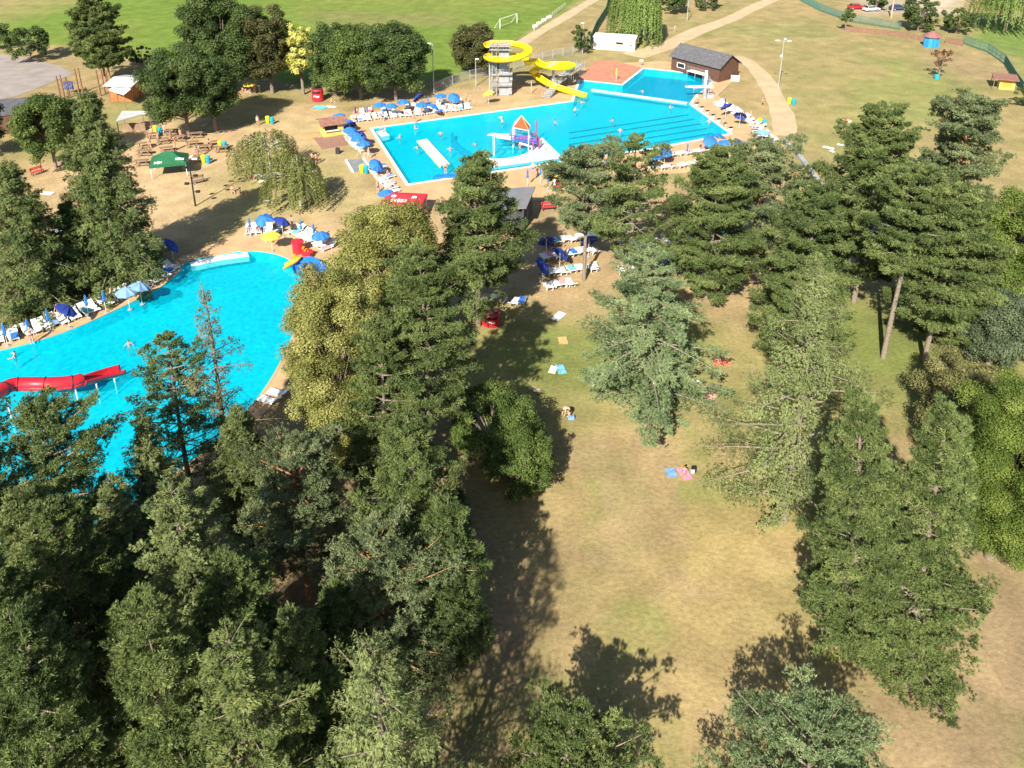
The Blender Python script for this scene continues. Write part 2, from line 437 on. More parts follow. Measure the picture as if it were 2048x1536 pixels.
struct(sheet('road', [gpoly([(-250, 115), (0, 108), (60, 118), (120, 132), (148, 148), (95, 168), (40, 190), (-250, 260)])], .008, ASPH), 'worn grey asphalt yard')

# ------------------------------------------------------------------ pools
def water_mat(name, tint, body, fac, rip, glint=.5):
    m, nt, b = nodes(name); N = nt.nodes; L = nt.links
    tc = N.new('ShaderNodeTexCoord'); no = N.new('ShaderNodeTexNoise'); no.inputs['Scale'].default_value = rip; no.inputs['Detail'].default_value = 4; no.inputs['Roughness'].default_value = .65
    L.new(tc.outputs['Object'], no.inputs['Vector'])
    n2 = N.new('ShaderNodeTexNoise'); n2.inputs['Scale'].default_value = .12; n2.inputs['Detail'].default_value = 3
    L.new(tc.outputs['Object'], n2.inputs['Vector'])
    rr = N.new('ShaderNodeMapRange'); rr.inputs[1].default_value = .32; rr.inputs[2].default_value = .68; rr.inputs[3].default_value = .66; rr.inputs[4].default_value = 1.3
    L.new(no.outputs['Fac'], rr.inputs[0])
    r2 = N.new('ShaderNodeMapRange'); r2.inputs[1].default_value = .3; r2.inputs[2].default_value = .7; r2.inputs[3].default_value = .93; r2.inputs[4].default_value = 1.06
    L.new(n2.outputs['Fac'], r2.inputs[0])
    mu = N.new('ShaderNodeMath'); mu.operation = 'MULTIPLY'; L.new(rr.outputs[0], mu.inputs[0]); L.new(r2.outputs[0], mu.inputs[1])
    vs = N.new('ShaderNodeVectorMath'); vs.operation = 'SCALE'; vs.inputs[0].default_value = body; L.new(mu.outputs[0], vs.inputs['Scale'])
    L.new(vs.outputs[0], b.inputs['Base Color']); b.inputs['Roughness'].default_value = .12; b.inputs['IOR'].default_value = 1.33; b.inputs['Specular IOR Level'].default_value = glint
    bp = N.new('ShaderNodeBump'); bp.inputs['Strength'].default_value = .35; bp.inputs['Distance'].default_value = .06
    L.new(no.outputs['Fac'], bp.inputs['Height']); L.new(bp.outputs[0], b.inputs['Normal'])
    tr = N.new('ShaderNodeBsdfTransparent'); tr.inputs[0].default_value = (*tint, 1)
    mx = N.new('ShaderNodeMixShader'); mx.inputs[0].default_value = fac
    L.new(tr.outputs[0], mx.inputs[1]); L.new(b.outputs[0], mx.inputs[2])
    L.new(mx.outputs[0], N['Material Output'].inputs['Surface'])
    return m
WATER = water_mat('pool_water', (.6, .98, 1), (0.0, .47, .62), .45, 2.2)
FLOORC = mat('pool_paint', (.01, .52, .66), .7, .05, .3)
FLOORD = mat('deep_water_tone', (.01, .2, .42), .7, .05, .3)
COPE = mat('white_coping', (.72, .72, .68), .7, .08, 1)
LANE = mat('lane_paint', (.01, .07, .13), .7)
def ring_walls(poly, z0, z1, m, name, lab):
    n = len(poly); vs = [(p[0], p[1], z0) for p in poly] + [(p[0], p[1], z1) for p in poly]
    me = bpy.data.meshes.new(name); me.from_pydata(vs, [], [(i, (i + 1) % n, n + (i + 1) % n, n + i) for i in range(n)]); me.materials.append(m); me.update()
    o = bpy.data.objects.new(name, me); COL.objects.link(o); struct(o, lab); return o
for P, nm in ((BIGPOOL, 'big pool'), (SMALLPOOL, 'curved pool')):
    struct(sheet('water', [P], -.1, WATER), 'bright turquoise water of the ' + nm)
    struct(sheet('pool_floor', [offset_poly(P, .1)], -1.3, FLOORC), 'turquoise painted floor of the ' + nm)
    ring_walls(P, -1.35, .02, FLOORC, 'pool_wall', 'painted side wall of the ' + nm)
for P, w, nm in ((BIGPOOL, .42, 'big pool'), (SMALLPOOL, .16, 'curved pool')):
    inn = offset_poly(P, -.02); out = offset_poly(P, w); n = len(P)
    b = MB()
    for i in range(n):
        j = (i + 1) % n
        vs = [(*p.to_2d(), z) for z in (.0, .035) for p in (inn[i], inn[j], out[j], out[i])]
        b.add(vs, [(4, 5, 6, 7), (0, 1, 5, 4), (2, 3, 7, 6)], COPE if w > .3 else SANDP)
    struct(b.build('pool_edge'), 'pale coping round the ' + nm)
# diving basin: the dimming of deep water is put into the floor colour
struct(sheet('pool_floor', [gpoly([(1290, 140), (1424, 154), (1408, 177), (1388, 190), (1245, 172)])], -1.26, FLOORD), 'blue floor of the diving pool with deep-water darkening in its colour')
# lane lines on the floor
Pf = [G(1135, 321), G(1459, 267)]; side = (G(1378, 208) - G(1459, 267)).normalized()
bl = MB(); ln = (Pf[0] - Pf[1])
for k in range(6):
    a = Pf[1] + side * (1.6 + k * 2.35) + ln.normalized() * .8; c = a + ln.normalized() * (26 - k * .7)
    d = (c - a).normalized(); n_ = Vector((-d.y, d.x, 0)) * .24
    bl.add([(*(a + n_).to_2d(), -1.24), (*(a - n_).to_2d(), -1.24), (*(c - n_).to_2d(), -1.24), (*(c + n_).to_2d(), -1.24)], [(0, 1, 2, 3)], LANE)
    bl.add([(*(a + n_).to_2d(), -.085), (*(a - n_).to_2d(), -.085), (*(c - n_).to_2d(), -.085), (*(c + n_).to_2d(), -.085)][:0], [], LANE)
struct(bl.build('lane_markings'), 'dark swimming lane lines under the water')
# floating lane ropes are hair thin here; the painted lines show. divider wall between shallow and main water
b = MB(); a, c = G(1183, 179), G(1374, 206); d = (c - a).normalized(); n_ = Vector((-d.y, d.x, 0))
b.prism([a + n_ * .28, c + n_ * .28, c - n_ * .28, a - n_ * .28], -.35, .05, COPE)
tag(b.build('divider_wall'), 'narrow white wall parting the diving pool from the main water', 'wall')
# white shallow beach with a round bay
arc = smooth_loop([G(*p) for p in [(953, 311), (980, 316), (1008, 316), (1035, 311), (1057, 303), (1071, 287), (1084, 274)]], 5, False)
beach = [p for p in arc] + gpoly([(1125, 314), (984, 333), (970, 326)])
b = MB(); b.prism([(p.x, p.y) for p in beach], -.5, -.05, mat('white_tiles', (.68, .67, .68), .6, .06, 2))
tag(b.build('shallow_beach'), 'white wading shelf with curved edge inside the big pool', 'pool shelf')
b = MB()
arc2 = smooth_loop([G(*p) for p in [(905, 262), (905, 275), (920, 290), (940, 303), (953, 311)]], 5, False)
for i in range(len(arc2) - 1):
    p, q = arc2[i], arc2[i + 1]; d = (q - p).normalized(); n_ = Vector((-d.y, d.x, 0)) * .2
    b.prism([(p + n_).to_2d(), (q + n_).to_2d(), (q - n_).to_2d(), (p - n_).to_2d()], -1.3, -.2, FLOORD)
struct(b.build('pool_step'), 'curved submerged step left of the white shelf')
b = MB(); b.prism([p.to_2d() for p in gpoly([(752, 262), (768, 260), (779, 269), (763, 272)])], -.8, -.06, COPE)
tag(b.build('entry_steps'), 'white entry steps in the far left corner of big pool', 'pool steps')
b = MB(); b.prism([p.to_2d() for p in gpoly([(378, 524), (432, 511), (494, 503), (498, 511), (440, 519), (385, 531)])], -.7, -.06, mat('white_tiles', (.68, .67, .68)))
tag(b.build('entry_steps'), 'long white entry steps at the head of the curved pool', 'pool steps')
# starting blocks on the right edge
def mk_block():
    r = thing('starting_block', 'small white starting block', 'starting block')
    b = MB(); b.box((0, 0, .2), (.5, .45, .4), LCONC); b.build('plinth', r)
    b = MB(); b.box((0, .05, .45), (.55, .6, .06), DARK, rx=.15); b.build('plate', r); return r
BLOCK = Kind(mk_block)
for i in range(7):
    t = (i + .6) / 7.2; p = G(1378, 208).lerp(G(1459, 267), t); d = G(1459, 267) - G(1378, 208)
    n_ = Vector((-d.y, d.x, 0)).normalized()
    BLOCK(p + n_ * .75 + Vector((0, 0, .035)), math.atan2(d.y, d.x), '%s starting block from the diving board along the pool edge' % ORD[i], 'starting block', 'starting blocks')
# ------------------------------------------------------------------ trees
LEAF = dict(
    pine=leaf_mat('pine_needles', (0.055, 0.09, 0.028), (0.16, 0.212, 0.068), (0.3, 0.35, 0.125)),
    pined=leaf_mat('dark_pine_needles', (0.044, 0.078, 0.026), (0.128, 0.18, 0.057), (0.25, 0.3, 0.105)),
    scots=leaf_mat('blue_green_needles', (0.066, 0.1, 0.043), (0.185, 0.232, 0.106), (0.31, 0.35, 0.175)),
    spruce=leaf_mat('spruce_needles', (0.05, 0.08, 0.025), (0.15, 0.195, 0.06), (0.28, 0.32, 0.11)),
    bspruce=leaf_mat('silver_green_needles', (0.065, 0.11, 0.05), (0.195, 0.268, 0.122), (0.33, 0.4, 0.195)),
    larch=leaf_mat('larch_needles', (0.066, 0.1, 0.033), (0.2, 0.245, 0.088), (0.335, 0.375, 0.15)),
    dead=leaf_mat('sparse_brownish_needles', (0.09, 0.085, 0.035), (0.2, 0.185, 0.085), (0.33, 0.28, 0.15)),
    decid=leaf_mat('dark_broad_leaves', (0.028, 0.052, 0.014), (0.078, 0.122, 0.034), (0.17, 0.215, 0.065)),
    decidb=leaf_mat('brown_green_leaves', (0.04, 0.045, 0.016), (0.085, 0.09, 0.03), (0.155, 0.145, 0.055)),
    gold=leaf_mat('golden_leaves', (0.238, 0.241, 0.044), (0.588, 0.582, 0.138), (0.750, 0.750, 0.300)),
    maple=leaf_mat('yellow_green_leaves', (0.09, 0.1, 0.025), (0.265, 0.27, 0.075), (0.44, 0.43, 0.15)),
    lime=leaf_mat('lime_leaves', (0.045, 0.08, 0.014), (0.125, 0.18, 0.032), (0.25, 0.31, 0.07)),
    bush=leaf_mat('fresh_green_leaves', (0.035, 0.065, 0.013), (0.1, 0.15, 0.034), (0.2, 0.25, 0.065)),
    grey=leaf_mat('grey_green_leaves', (0.04, 0.065, 0.033), (0.125, 0.165, 0.09), (0.22, 0.26, 0.15)),
    birch=leaf_mat('birch_leaves', (0.077, 0.099, 0.025), (0.196, 0.220, 0.062), (0.329, 0.334, 0.112)),
    willow=leaf_mat('willow_leaves', (0.070, 0.121, 0.025), (0.175, 0.256, 0.062), (0.280, 0.369, 0.106)),
    red=leaf_mat('copper_leaves', (0.084, 0.043, 0.025), (0.196, 0.099, 0.056), (0.308, 0.170, 0.088)),
    reed=leaf_mat('straw_leaves', (.07, .075, .025), (.2, .2, .075), (.38, .34, .16)),
)
BARK = mat('grey_bark', (.2, .165, .13), .9, .3, 5, .4)
BARKO = mat('orange_pine_bark', (.3, .15, .08), .9, .3, 5, .4)
BARKD = mat('dark_bark', (.1, .075, .055), .9, .3, 5, .4)
BARKW = mat('white_birch_bark', (.55, .52, .47), .8, .3, 4, .2)

class TM:
    """numpy quads for the bark: tapered tubes"""
    def __init__(s): s.V = []; s.F = []; s.n = 0
    def tube(s, P, r, k):
        P = np.asarray(P, float); r = np.asarray(r, float); m = len(P)
        T = np.gradient(P, axis=0); T /= np.linalg.norm(T, axis=1)[:, None] + 1e-9
        ref = np.where(np.abs(T[:, 2:3]) < .9, np.array([[0, 0, 1.]]), np.array([[1., 0, 0]]))
        A = np.cross(T, ref); A /= np.linalg.norm(A, axis=1)[:, None] + 1e-9
        B = np.cross(A, T); q = np.arange(k) * 2 * PI / k
        V = P[:, None] + (A[:, None] * np.cos(q)[None, :, None] + B[:, None] * np.sin(q)[None, :, None]) * r[:, None, None]
        i = np.arange(m - 1)[:, None] * k; j = np.arange(k)[None]; j2 = (j + 1) % k
        F = np.stack([i + j, i + j2, i + k + j2, i + k + j], -1).reshape(-1, 4) + s.n
        s.V.append(V.reshape(-1, 3)); s.F.append(F); s.n += m * k
def np_mesh(name, V, F, m, tint=None, smooth=False):
    me = bpy.data.meshes.new(name)
    me.vertices.add(len(V)); me.vertices.foreach_set('co', np.ascontiguousarray(V, dtype=np.float32).ravel())
    me.loops.add(F.size); me.loops.foreach_set('vertex_index', F.ravel().astype(np.int32))
    me.polygons.add(len(F)); me.polygons.foreach_set('loop_start', np.arange(0, F.size, F.shape[1], dtype=np.int32))
    if smooth: me.polygons.foreach_set('use_smooth', np.ones(len(F), bool))
    me.update(calc_edges=True)
    if tint is not None:
        a = me.attributes.new('tint', 'FLOAT', 'FACE'); a.data.foreach_set('value', np.ascontiguousarray(tint, dtype=np.float32))
    me.materials.append(m)
    return me
def unit(v): return v / (np.linalg.norm(v, axis=-1, keepdims=True) + 1e-9)
def blades(rng, P, D, T, k, L, w, spread):
    """k narrow leaf blades per tuft; P centre, D direction, T tint"""
    n = len(P); P = np.repeat(P, k, 0); D = np.repeat(D, k, 0); T = np.repeat(T, k)
    d = unit(D + rng.normal(0, spread, P.shape)); q = np.hypot(P[:, 0], P[:, 1])
    nr = unit(np.stack([P[:, 0], P[:, 1], .55 * q + .4], 1)) + rng.normal(0, .42, P.shape)      # sprays lie open to the outside of the crown
    s = unit(np.cross(d, nr))
    l = (L * rng.uniform(.65, 1.25, n * k))[:, None]; ww = (w * rng.uniform(.7, 1.3, n * k))[:, None]
    V = np.stack([P, P + d * l * .5 + s * ww * .5, P + d * l, P + d * l * .5 - s * ww * .5], 1).reshape(-1, 3)
    F = np.arange(n * k * 4).reshape(-1, 4)
    return V, F, np.clip(T + rng.normal(0, .13, n * k), 0, 1)
def cards(rng, P, N, T, size, jit=.45):
    n = len(P); nn = unit(N + rng.normal(0, jit, P.shape)); a = unit(np.cross(nn, rng.normal(0, 1, P.shape))); b = np.cross(nn, a)
    l = (size * rng.uniform(.6, 1.3, n))[:, None]; w = l * rng.uniform(.45, .75, n)[:, None]
    V = np.stack([P - a * l * .5, P - b * w * .5 + a * l * .05, P + a * l * .5, P + b * w * .5 - a * l * .05], 1).reshape(-1, 3)
    return V, np.arange(n * 4).reshape(-1, 4), np.clip(T + rng.normal(0, .12, n), 0, 1)

def conifer(rng, H, R, cb, st, u, tm, lean=(0, 0)):
    """u: leaf length. returns tuft arrays; st: style"""
    PP, DD, TT = [], [], []
    zc = H * cb; z = zc; lean = np.array([*lean, 0.])
    axis = lambda z: lean * (z / H) + np.array([math.sin(z * .35 + R) * .12, math.cos(z * .3 + R) * .12, 0]) * (z / H)
    zz = np.linspace(0, H, 9)
    r0 = .009 * H + .07
    tm.tube([axis(q) + [0, 0, q] for q in zz], r0 * (1 - zz / H) ** .75 + .02, 8)
    dens = st.get('dens', 1.0); ph = rng.uniform(0, 6)
    lob = rng.uniform(0, 6.28); lobz = rng.uniform(0, 6.28)
    while z < H - .25:
        t = (z - zc) / (H - zc)
        nb = int(rng.integers(st['nb'][0], st['nb'][1] + 1))
        prof = st['prof'](t)
        for j in range(nb):
            a = ph + j * 2 * PI / nb + rng.normal(0, .22)
            lobe = 1 + st.get('lobe', .2) * math.sin(2 * a + lob + z * .5) * math.cos(z * .7 + lobz)
            Lb = R * prof * rng.uniform(*st['var']) * lobe
            if Lb < .25: Lb = .25
            el = math.radians(st['el'][0] + (st['el'][1] - st['el'][0]) * t + rng.normal(0, 6))
            cv = st['curve']
            rise = math.sin(el) + cv
            if rise > .05: Lb = max(.3, min(Lb, (H + .1 - z) / rise))
            s = np.linspace(0, 1, 6)[:, None]
            out = np.array([math.cos(a), math.sin(a), 0])
            br = axis(z) + [0, 0, z] + out * (Lb * s * math.cos(el)) + np.array([0, 0, 1.]) * (Lb * (math.sin(el) * s + cv * s * s))
            tm.tube(br, np.linspace(.016 * Lb + .018, .008, 6), 4)
            if rng.random() < st.get('bare', 0) * (1 if t < .45 else .3): continue
            m = max(3, int(Lb / st['step'] * dens * 1.35))
            sn = rng.uniform(st['s0'], 1.0, m) ** .8
            lat = rng.uniform(-1, 1, m) * st['lat'] * Lb * np.clip(1.15 - sn, .12, 1)
            side = np.array([-out[1], out[0], 0])
            base = np.stack([np.interp(sn, s[:, 0], br[:, c]) for c in range(3)], 1) + side * lat[:, None]
            base[:, 2] -= np.abs(lat) * st.get('drop', 0)
            k = st['tufts']
            node = np.repeat(base, k, 0)
            node = node + rng.normal(0, 1, node.shape) * np.array(st['pad']) * min(1, .45 + Lb / R * .7)
            bt = np.clip(st.get('t0', .45) + rng.normal(0, .13), 0, 1)
            nt = np.repeat(np.clip(bt + rng.normal(0, .16, m), 0, 1), k)
            dirn = unit(out * st['dir'][0] + np.array([0, 0, 1.]) * st['dir'][1] + np.sign(lat)[:, None] * side * st['dir'][2])
            PP.append(node); DD.append(np.repeat(dirn, k, 0)); TT.append(nt)
        # a few tufts along the leader
        ph += 1.3
        z += st['gap'] * rng.uniform(.8, 1.2) * (1.15 - .35 * t)
    top = axis(H) + np.array([0, 0, H - .35]); n = 14
    PP.append(top + rng.normal(0, .18, (n, 3)) * np.array([.7, .7, 1.6])); DD.append(np.tile([0, 0, 1.], (n, 1))); TT.append(np.full(n, .6))
    return np.concatenate(PP), np.concatenate(DD), np.concatenate(TT)

PROF_PINE = lambda t: (max(0, 1 - t) ** .55) * min(1, .62 + t * 1.6) * (.98 - .1 * t) + .08
PROF_OVAL = lambda t: math.sqrt(max(0, 1 - (1.65 * (t - .36)) ** 2)) * .98 + .05 if t < .36 + .6 else .2
PROF_CONE = lambda t: max(0, 1 - t) ** .85 + .06
PROF_WIDE = lambda t: max(0, 1 - t) ** .62 * min(1, .7 + t * 1.2) + .05
STY = dict(
    pine=dict(nb=(5, 7), prof=PROF_PINE, var=(.66, 1.12), el=(2, 32), curve=.12, step=.26, s0=.2, lat=.62, tufts=10, pad=(.17, .17, .1), dir=(.55, .9, .35), gap=.8, lobe=.3, bladek=11, bl=1.05, bw=.16, spread=.55),
    pineopen=dict(nb=(4, 6), prof=PROF_PINE, var=(.55, 1.2), el=(-4, 30), curve=.1, step=.26, s0=.32, lat=.58, tufts=10, pad=(.18, .18, .1), dir=(.55, .9, .35), gap=.95, lobe=.4, bladek=8, bl=.95, bw=.16, spread=.55, bare=.12),
    scots=dict(nb=(4, 6), prof=PROF_OVAL, var=(.6, 1.15), el=(5, 45), curve=.06, step=.27, s0=.25, lat=.66, tufts=9, pad=(.19, .19, .11), dir=(.4, .9, .4), gap=.8, lobe=.4, bladek=11, bl=1.0, bw=.17, spread=.75, t0=.5),
    spruce=dict(nb=(6, 8), prof=PROF_CONE, var=(.75, 1.12), el=(-22, 25), curve=-.1, step=.2, s0=.12, lat=.4, tufts=4, pad=(.12, .12, .16), dir=(.6, -.5, .5), gap=.45, lobe=.2, drop=.4, bladek=9, bl=1.1, bw=.15, spread=.4),
    bspruce=dict(nb=(5, 6), prof=PROF_WIDE, var=(.72, 1.18), el=(-14, 28), curve=-.08, step=.14, s0=.1, lat=.27, tufts=5, pad=(.13, .13, .09), dir=(.8, -.05, .7), gap=.72, lobe=.25, drop=.22, bladek=9, bl=1.05, bw=.15, spread=.4, t0=.55),
    larch=dict(nb=(5, 7), prof=PROF_WIDE, var=(.6, 1.15), el=(-12, 30), curve=-.06, step=.16, s0=.12, lat=.34, tufts=5, pad=(.13, .13, .24), dir=(.35, -.75, .35), gap=.8, lobe=.3, drop=.3, bladek=7, bl=1.0, bw=.13, spread=.45, t0=.5),
    dead=dict(nb=(4, 6), prof=PROF_CONE, var=(.4, 1.25), el=(-16, 18), curve=-.05, step=.3, s0=.25, lat=.35, tufts=3, pad=(.16, .16, .22), dir=(.4, -.6, .3), gap=.85, lobe=.4, drop=.25, bladek=4, bl=1.0, bw=.16, spread=.5, bare=.2),
)
def broad(rng, H, R, cb, u, tm, opt):
    """broadleaf: limbs carrying leaf clumps"""
    zc = H * cb; ch = (H - zc) / 2; cz = zc + ch
    nC = int(opt.get('clumps', 70) * 1.7)
    ph = rng.random(nC) * 2 * PI; cosz = rng.uniform(-.85, 1, nC); rad = rng.uniform(.4, 1.06, nC) ** .6
    sn = np.sqrt(1 - cosz ** 2); sx, sy = rng.uniform(.85, 1.12, 2)
    bulge = 1 + .16 * np.sin(2 * ph + R) + .1 * np.cos(3 * ph + H)
    pw = opt.get('pow', .8)
    C = np.stack([np.cos(ph) * sn ** pw * R * sx * rad * bulge * .86, np.sin(ph) * sn ** pw * R * sy * rad * bulge * .86, cz + cosz * ch * rad * .92], 1)
    rc = rng.uniform(.12, .3, nC) * min(R, ch) * opt.get('cl', 1.0)
    zz = np.linspace(0, zc + ch * 1.1, 6); r0 = .02 * H + .06
    tm.tube(np.stack([np.sin(zz * .4 + R) * .12 * zz / H, np.cos(zz * .3) * .1 * zz / H, zz], 1), r0 * (1 - zz / (H * 1.05)), 8)
    for i in range(0, nC, 2):
        b0 = np.array([0, 0, zc * .75 + (C[i, 2] - zc * .75) * .35]); s = np.linspace(0, 1, 5)[:, None]
        mid = b0 * (1 - s) + C[i] * s; mid[:, 2] += (np.sin(s[:, 0] * PI) * .25)
        tm.tube(mid, np.linspace(.03 + .008 * H * .5, .012, 5), 4)
    PP, NN, TT = [], [], []
    for i in range(nC):
        n = int(opt.get('leaves', 26) * (rc[i] / u) ** 2 * 1.0) + 14
        d = unit(rng.normal(0, 1, (n, 3)) + np.array([0, 0, .35])); 
        r = rc[i] * rng.uniform(.45, 1.08, n)[:, None]
        p = C[i] + d * r * np.array([1.05, 1.05, .8])
        PP.append(p); NN.append(unit(d + np.array([0, 0, .4]))); TT.append(np.full(n, np.clip(.47 + rng.normal(0, .15), 0, 1)))
    # loose sprays at the rim
    return np.concatenate(PP), np.concatenate(NN), np.concatenate(TT)
def weeping(rng, H, R, cb, u, tm, opt):
    nS = opt.get('strands', 420)
    r0 = .02 * H + .05; zz = np.linspace(0, H * .9, 6)
    tm.tube(np.stack([np.sin(zz * .5) * .15, np.cos(zz * .4) * .12, zz], 1), r0 * (1 - zz / H), 7)
    PP, DD, TT = [], [], []
    for i in range(nS):
        a = rng.uniform(0, 2 * PI); q = rng.uniform(0, 1) ** .55; rr = R * q * (1 + .2 * math.sin(3 * a + R))
        z0 = H * (1 - .42 * q ** 2.2) * rng.uniform(.9, 1.0)
        dl = min(z0 - .3, rng.uniform(.3, .62) * H * opt.get('drop', 1.0))
        n = max(5, int(dl / (u * .55))); s = np.linspace(0, 1, n)[:, None]
        sp = rng.uniform(.02, .16)
        p = np.array([math.cos(a) * rr, math.sin(a) * rr, z0]) + np.array([math.cos(a), math.sin(a), 0]) * (sp * R * np.sin(s * 1.4)) - np.array([0, 0, 1.]) * dl * s ** 1.1
        p = p + rng.normal(0, .07, p.shape)
        if i % 9 == 0:
            st = np.array([0, 0, H * .55]); e = p[0]; ss = np.linspace(0, 1, 5)[:, None]
            tm.tube(st * (1 - ss) + e * ss + np.array([0, 0, 1.]) * np.sin(ss * PI) * .4, np.linspace(.06, .012, 5), 4)
        PP.append(p); DD.append(np.tile(unit(np.array([math.cos(a) * .5, math.sin(a) * .5, -.7])), (n, 1))); TT.append(np.full(n, np.clip(.5 + rng.normal(0, .15), 0, 1)))
    return np.concatenate(PP), np.concatenate(DD), np.concatenate(TT)
SEED = [100]
NFACE = [0]
def tree(name, label, bx, by, ty, w, style, leaf, cb=.25, cat='tree', bark=None, group=None, H=None, R=None, lean=(0, 0), dens=1.0, fine=1.0, seed=None, **opt):
    SEED[0] += 1; rng = np.random.default_rng(seed or SEED[0])
    base = G(bx, by)
    if H is None: H = height_for(base, ty)
    pm = ppm((base[0], base[1], H * .5))
    if R is None: R = w / 2 / pm
    u = max(.135, 4.1 / pm) * fine
    tm = TM()
    if style in STY:
        st = dict(STY[style]); st.update(opt); st['dens'] = dens
        # scale the pattern with the tree and keep the count in hand at a distance
        sc = np.clip(R / 3.6, .45, 1.25); st['gap'] *= np.clip(sc, .6, 1.1); st['pad'] = tuple(v * max(.7, sc) for v in st['pad'])
        st['step'] *= max(.75, (u / .27) ** .9)
        P, D, T = conifer(rng, H, R * 1.24, cb, st, u, tm, lean)
        V, F, t = blades(rng, P, D, T, st['bladek'], u * 1.25 * st['bl'], u * 1.25 * st['bw'] * 1.25, st['spread'])
    elif style == 'broad':
        P, D, T = broad(rng, H, R * 1.1, cb, u * .9, tm, opt)
        V, F, t = cards(rng, P, D, T, u * .95 * opt.get('leafsize', 1))
    else:
        P, D, T = weeping(rng, H, R, cb, u, tm, opt)
        V, F, t = blades(rng, P, D, T, 3, u * 1.1, u * .34, .45)
    NFACE[0] += len(F)
    root = thing(name, label, cat, base, 0, group)
    o = bpy.data.objects.new('trunk', np_mesh('trunk', np.concatenate(tm.V), np.concatenate(tm.F), bark or BARK, None, True)); COL.objects.link(o); o.parent = root
    o = bpy.data.objects.new('crown', np_mesh('crown', V, F, LEAF[leaf], t)); COL.objects.link(o); o.parent = root
    return root
# ------------------------------------------------------------------ every tree
T_ = tree
# far left and behind the plaza
T_('pine_tree', 'tall full pine behind the grey-roofed cabin at the asphalt yard', 212, 165, -22, 105, 'pine', 'pine', .2, bark=BARKO, group='pines by the asphalt yard')
T_('pine_tree', 'smaller pine leaning close beside the tall pine at the asphalt yard', 222, 168, 45, 70, 'pine', 'pine', .3, bark=BARKO, group='pines by the asphalt yard')
T_('shrub', 'round green shrub on dry grass above the asphalt yard', 62, 121, 52, 84, 'broad', 'decid', .05, 'shrub', clumps=40)
T_('shrub', 'shrub cut by the left edge above the asphalt yard', 0, 98, 36, 52, 'broad', 'decid', .05, 'shrub', clumps=30)
T_('shrub', 'low shrub in the shade right of the asphalt yard', 285, 128, 95, 60, 'broad', 'decid', .05, 'shrub', clumps=26)
T_('oak_tree', 'dark broad tree in front of the orange cabin at the sandy plaza', 378, 273, 98, 138, 'broad', 'decid', .16, clumps=80)
T_('oak_tree', 'dark broad tree with pale trunk at the upper edge of the sandy plaza', 432, 262, 112, 112, 'broad', 'decid', .2, clumps=70)
T_('oak_tree', 'tallest dark broad tree rising against the sports field', 455, 190, -25, 140, 'broad', 'decid', .1, clumps=90, pow=.7)
T_('oak_tree', 'brownish green broad tree left of the golden columnar tree', 545, 186, 3, 105, 'broad', 'decidb', .08, clumps=70, pow=.7)
T_('golden_tree', 'pale golden columnar tree in the dark row by the field', 607, 189, 45, 60, 'broad', 'gold', .2, clumps=60, pow=.6, bark=BARK)
T_('oak_tree', 'dark broad tree just right of the golden columnar tree', 672, 192, 34, 105, 'broad', 'decid', .06, clumps=60)
T_('oak_tree', 'green broad tree behind the red drinks kiosk can', 722, 198, 46, 126, 'broad', 'bush', .06, clumps=70, seed=41)
T_('oak_tree', 'dark broad tree at the right end of the row by the field', 792, 200, 46, 130, 'broad', 'decid', .06, clumps=80)
T_('oak_tree', 'small olive tree left of the yellow water slide', 948, 146, 48, 88, 'broad', 'decidb', .06, clumps=60)
T_('ivy_bush', 'narrow dark bush left of the white cabin', 1162, 108, 50, 36, 'broad', 'decid', .04, 'bush', clumps=30, pow=.5)
T_('willow_tree', 'weeping willow hanging over the white cabin', 1275, 84, -60, 98, 'weeping', 'willow', .2, strands=420, drop=1.1)
T_('shrub', 'dark shrub right of the weeping willow by the top gate', 1345, 26, -30, 60, 'broad', 'decid', .05, 'shrub', clumps=30)
T_('shrub', 'dark shrub against the green fence near the top gate', 1412, 18, -25, 66, 'broad', 'decid', .05, 'shrub', clumps=30)
T_('young_tree', 'thin young tree in front of the parked red car', 1690, 62, 14, 26, 'broad', 'bush', .3, clumps=20)
T_('shrub', 'dense green shrub behind the brick retaining wall', 1835, 62, -8, 74, 'broad', 'decid', .04, 'shrub', clumps=36)
T_('shrub', 'green shrub right of the blue octagonal hut', 1912, 66, 18, 62, 'broad', 'decid', .04, 'shrub', clumps=30)
T_('shrub', 'dark shrub in the upper row beyond the brick wall', 1750, 22, -22, 40, 'broad', 'decid', .04, 'shrub', clumps=24)
T_('willow_tree', 'weeping willow in the upper right corner', 2010, 62, -75, 130, 'weeping', 'willow', .2, strands=420, drop=.9)
T_('copper_tree', 'small copper-leaved tree with a blue tub at its foot', 1876, 158, 96, 34, 'broad', 'red', .3, clumps=18, leaves=9)
T_('shrub', 'shrub cut by the right edge below the orange hut', 2052, 214, 170, 50, 'broad', 'decid', .05, 'shrub', clumps=22)
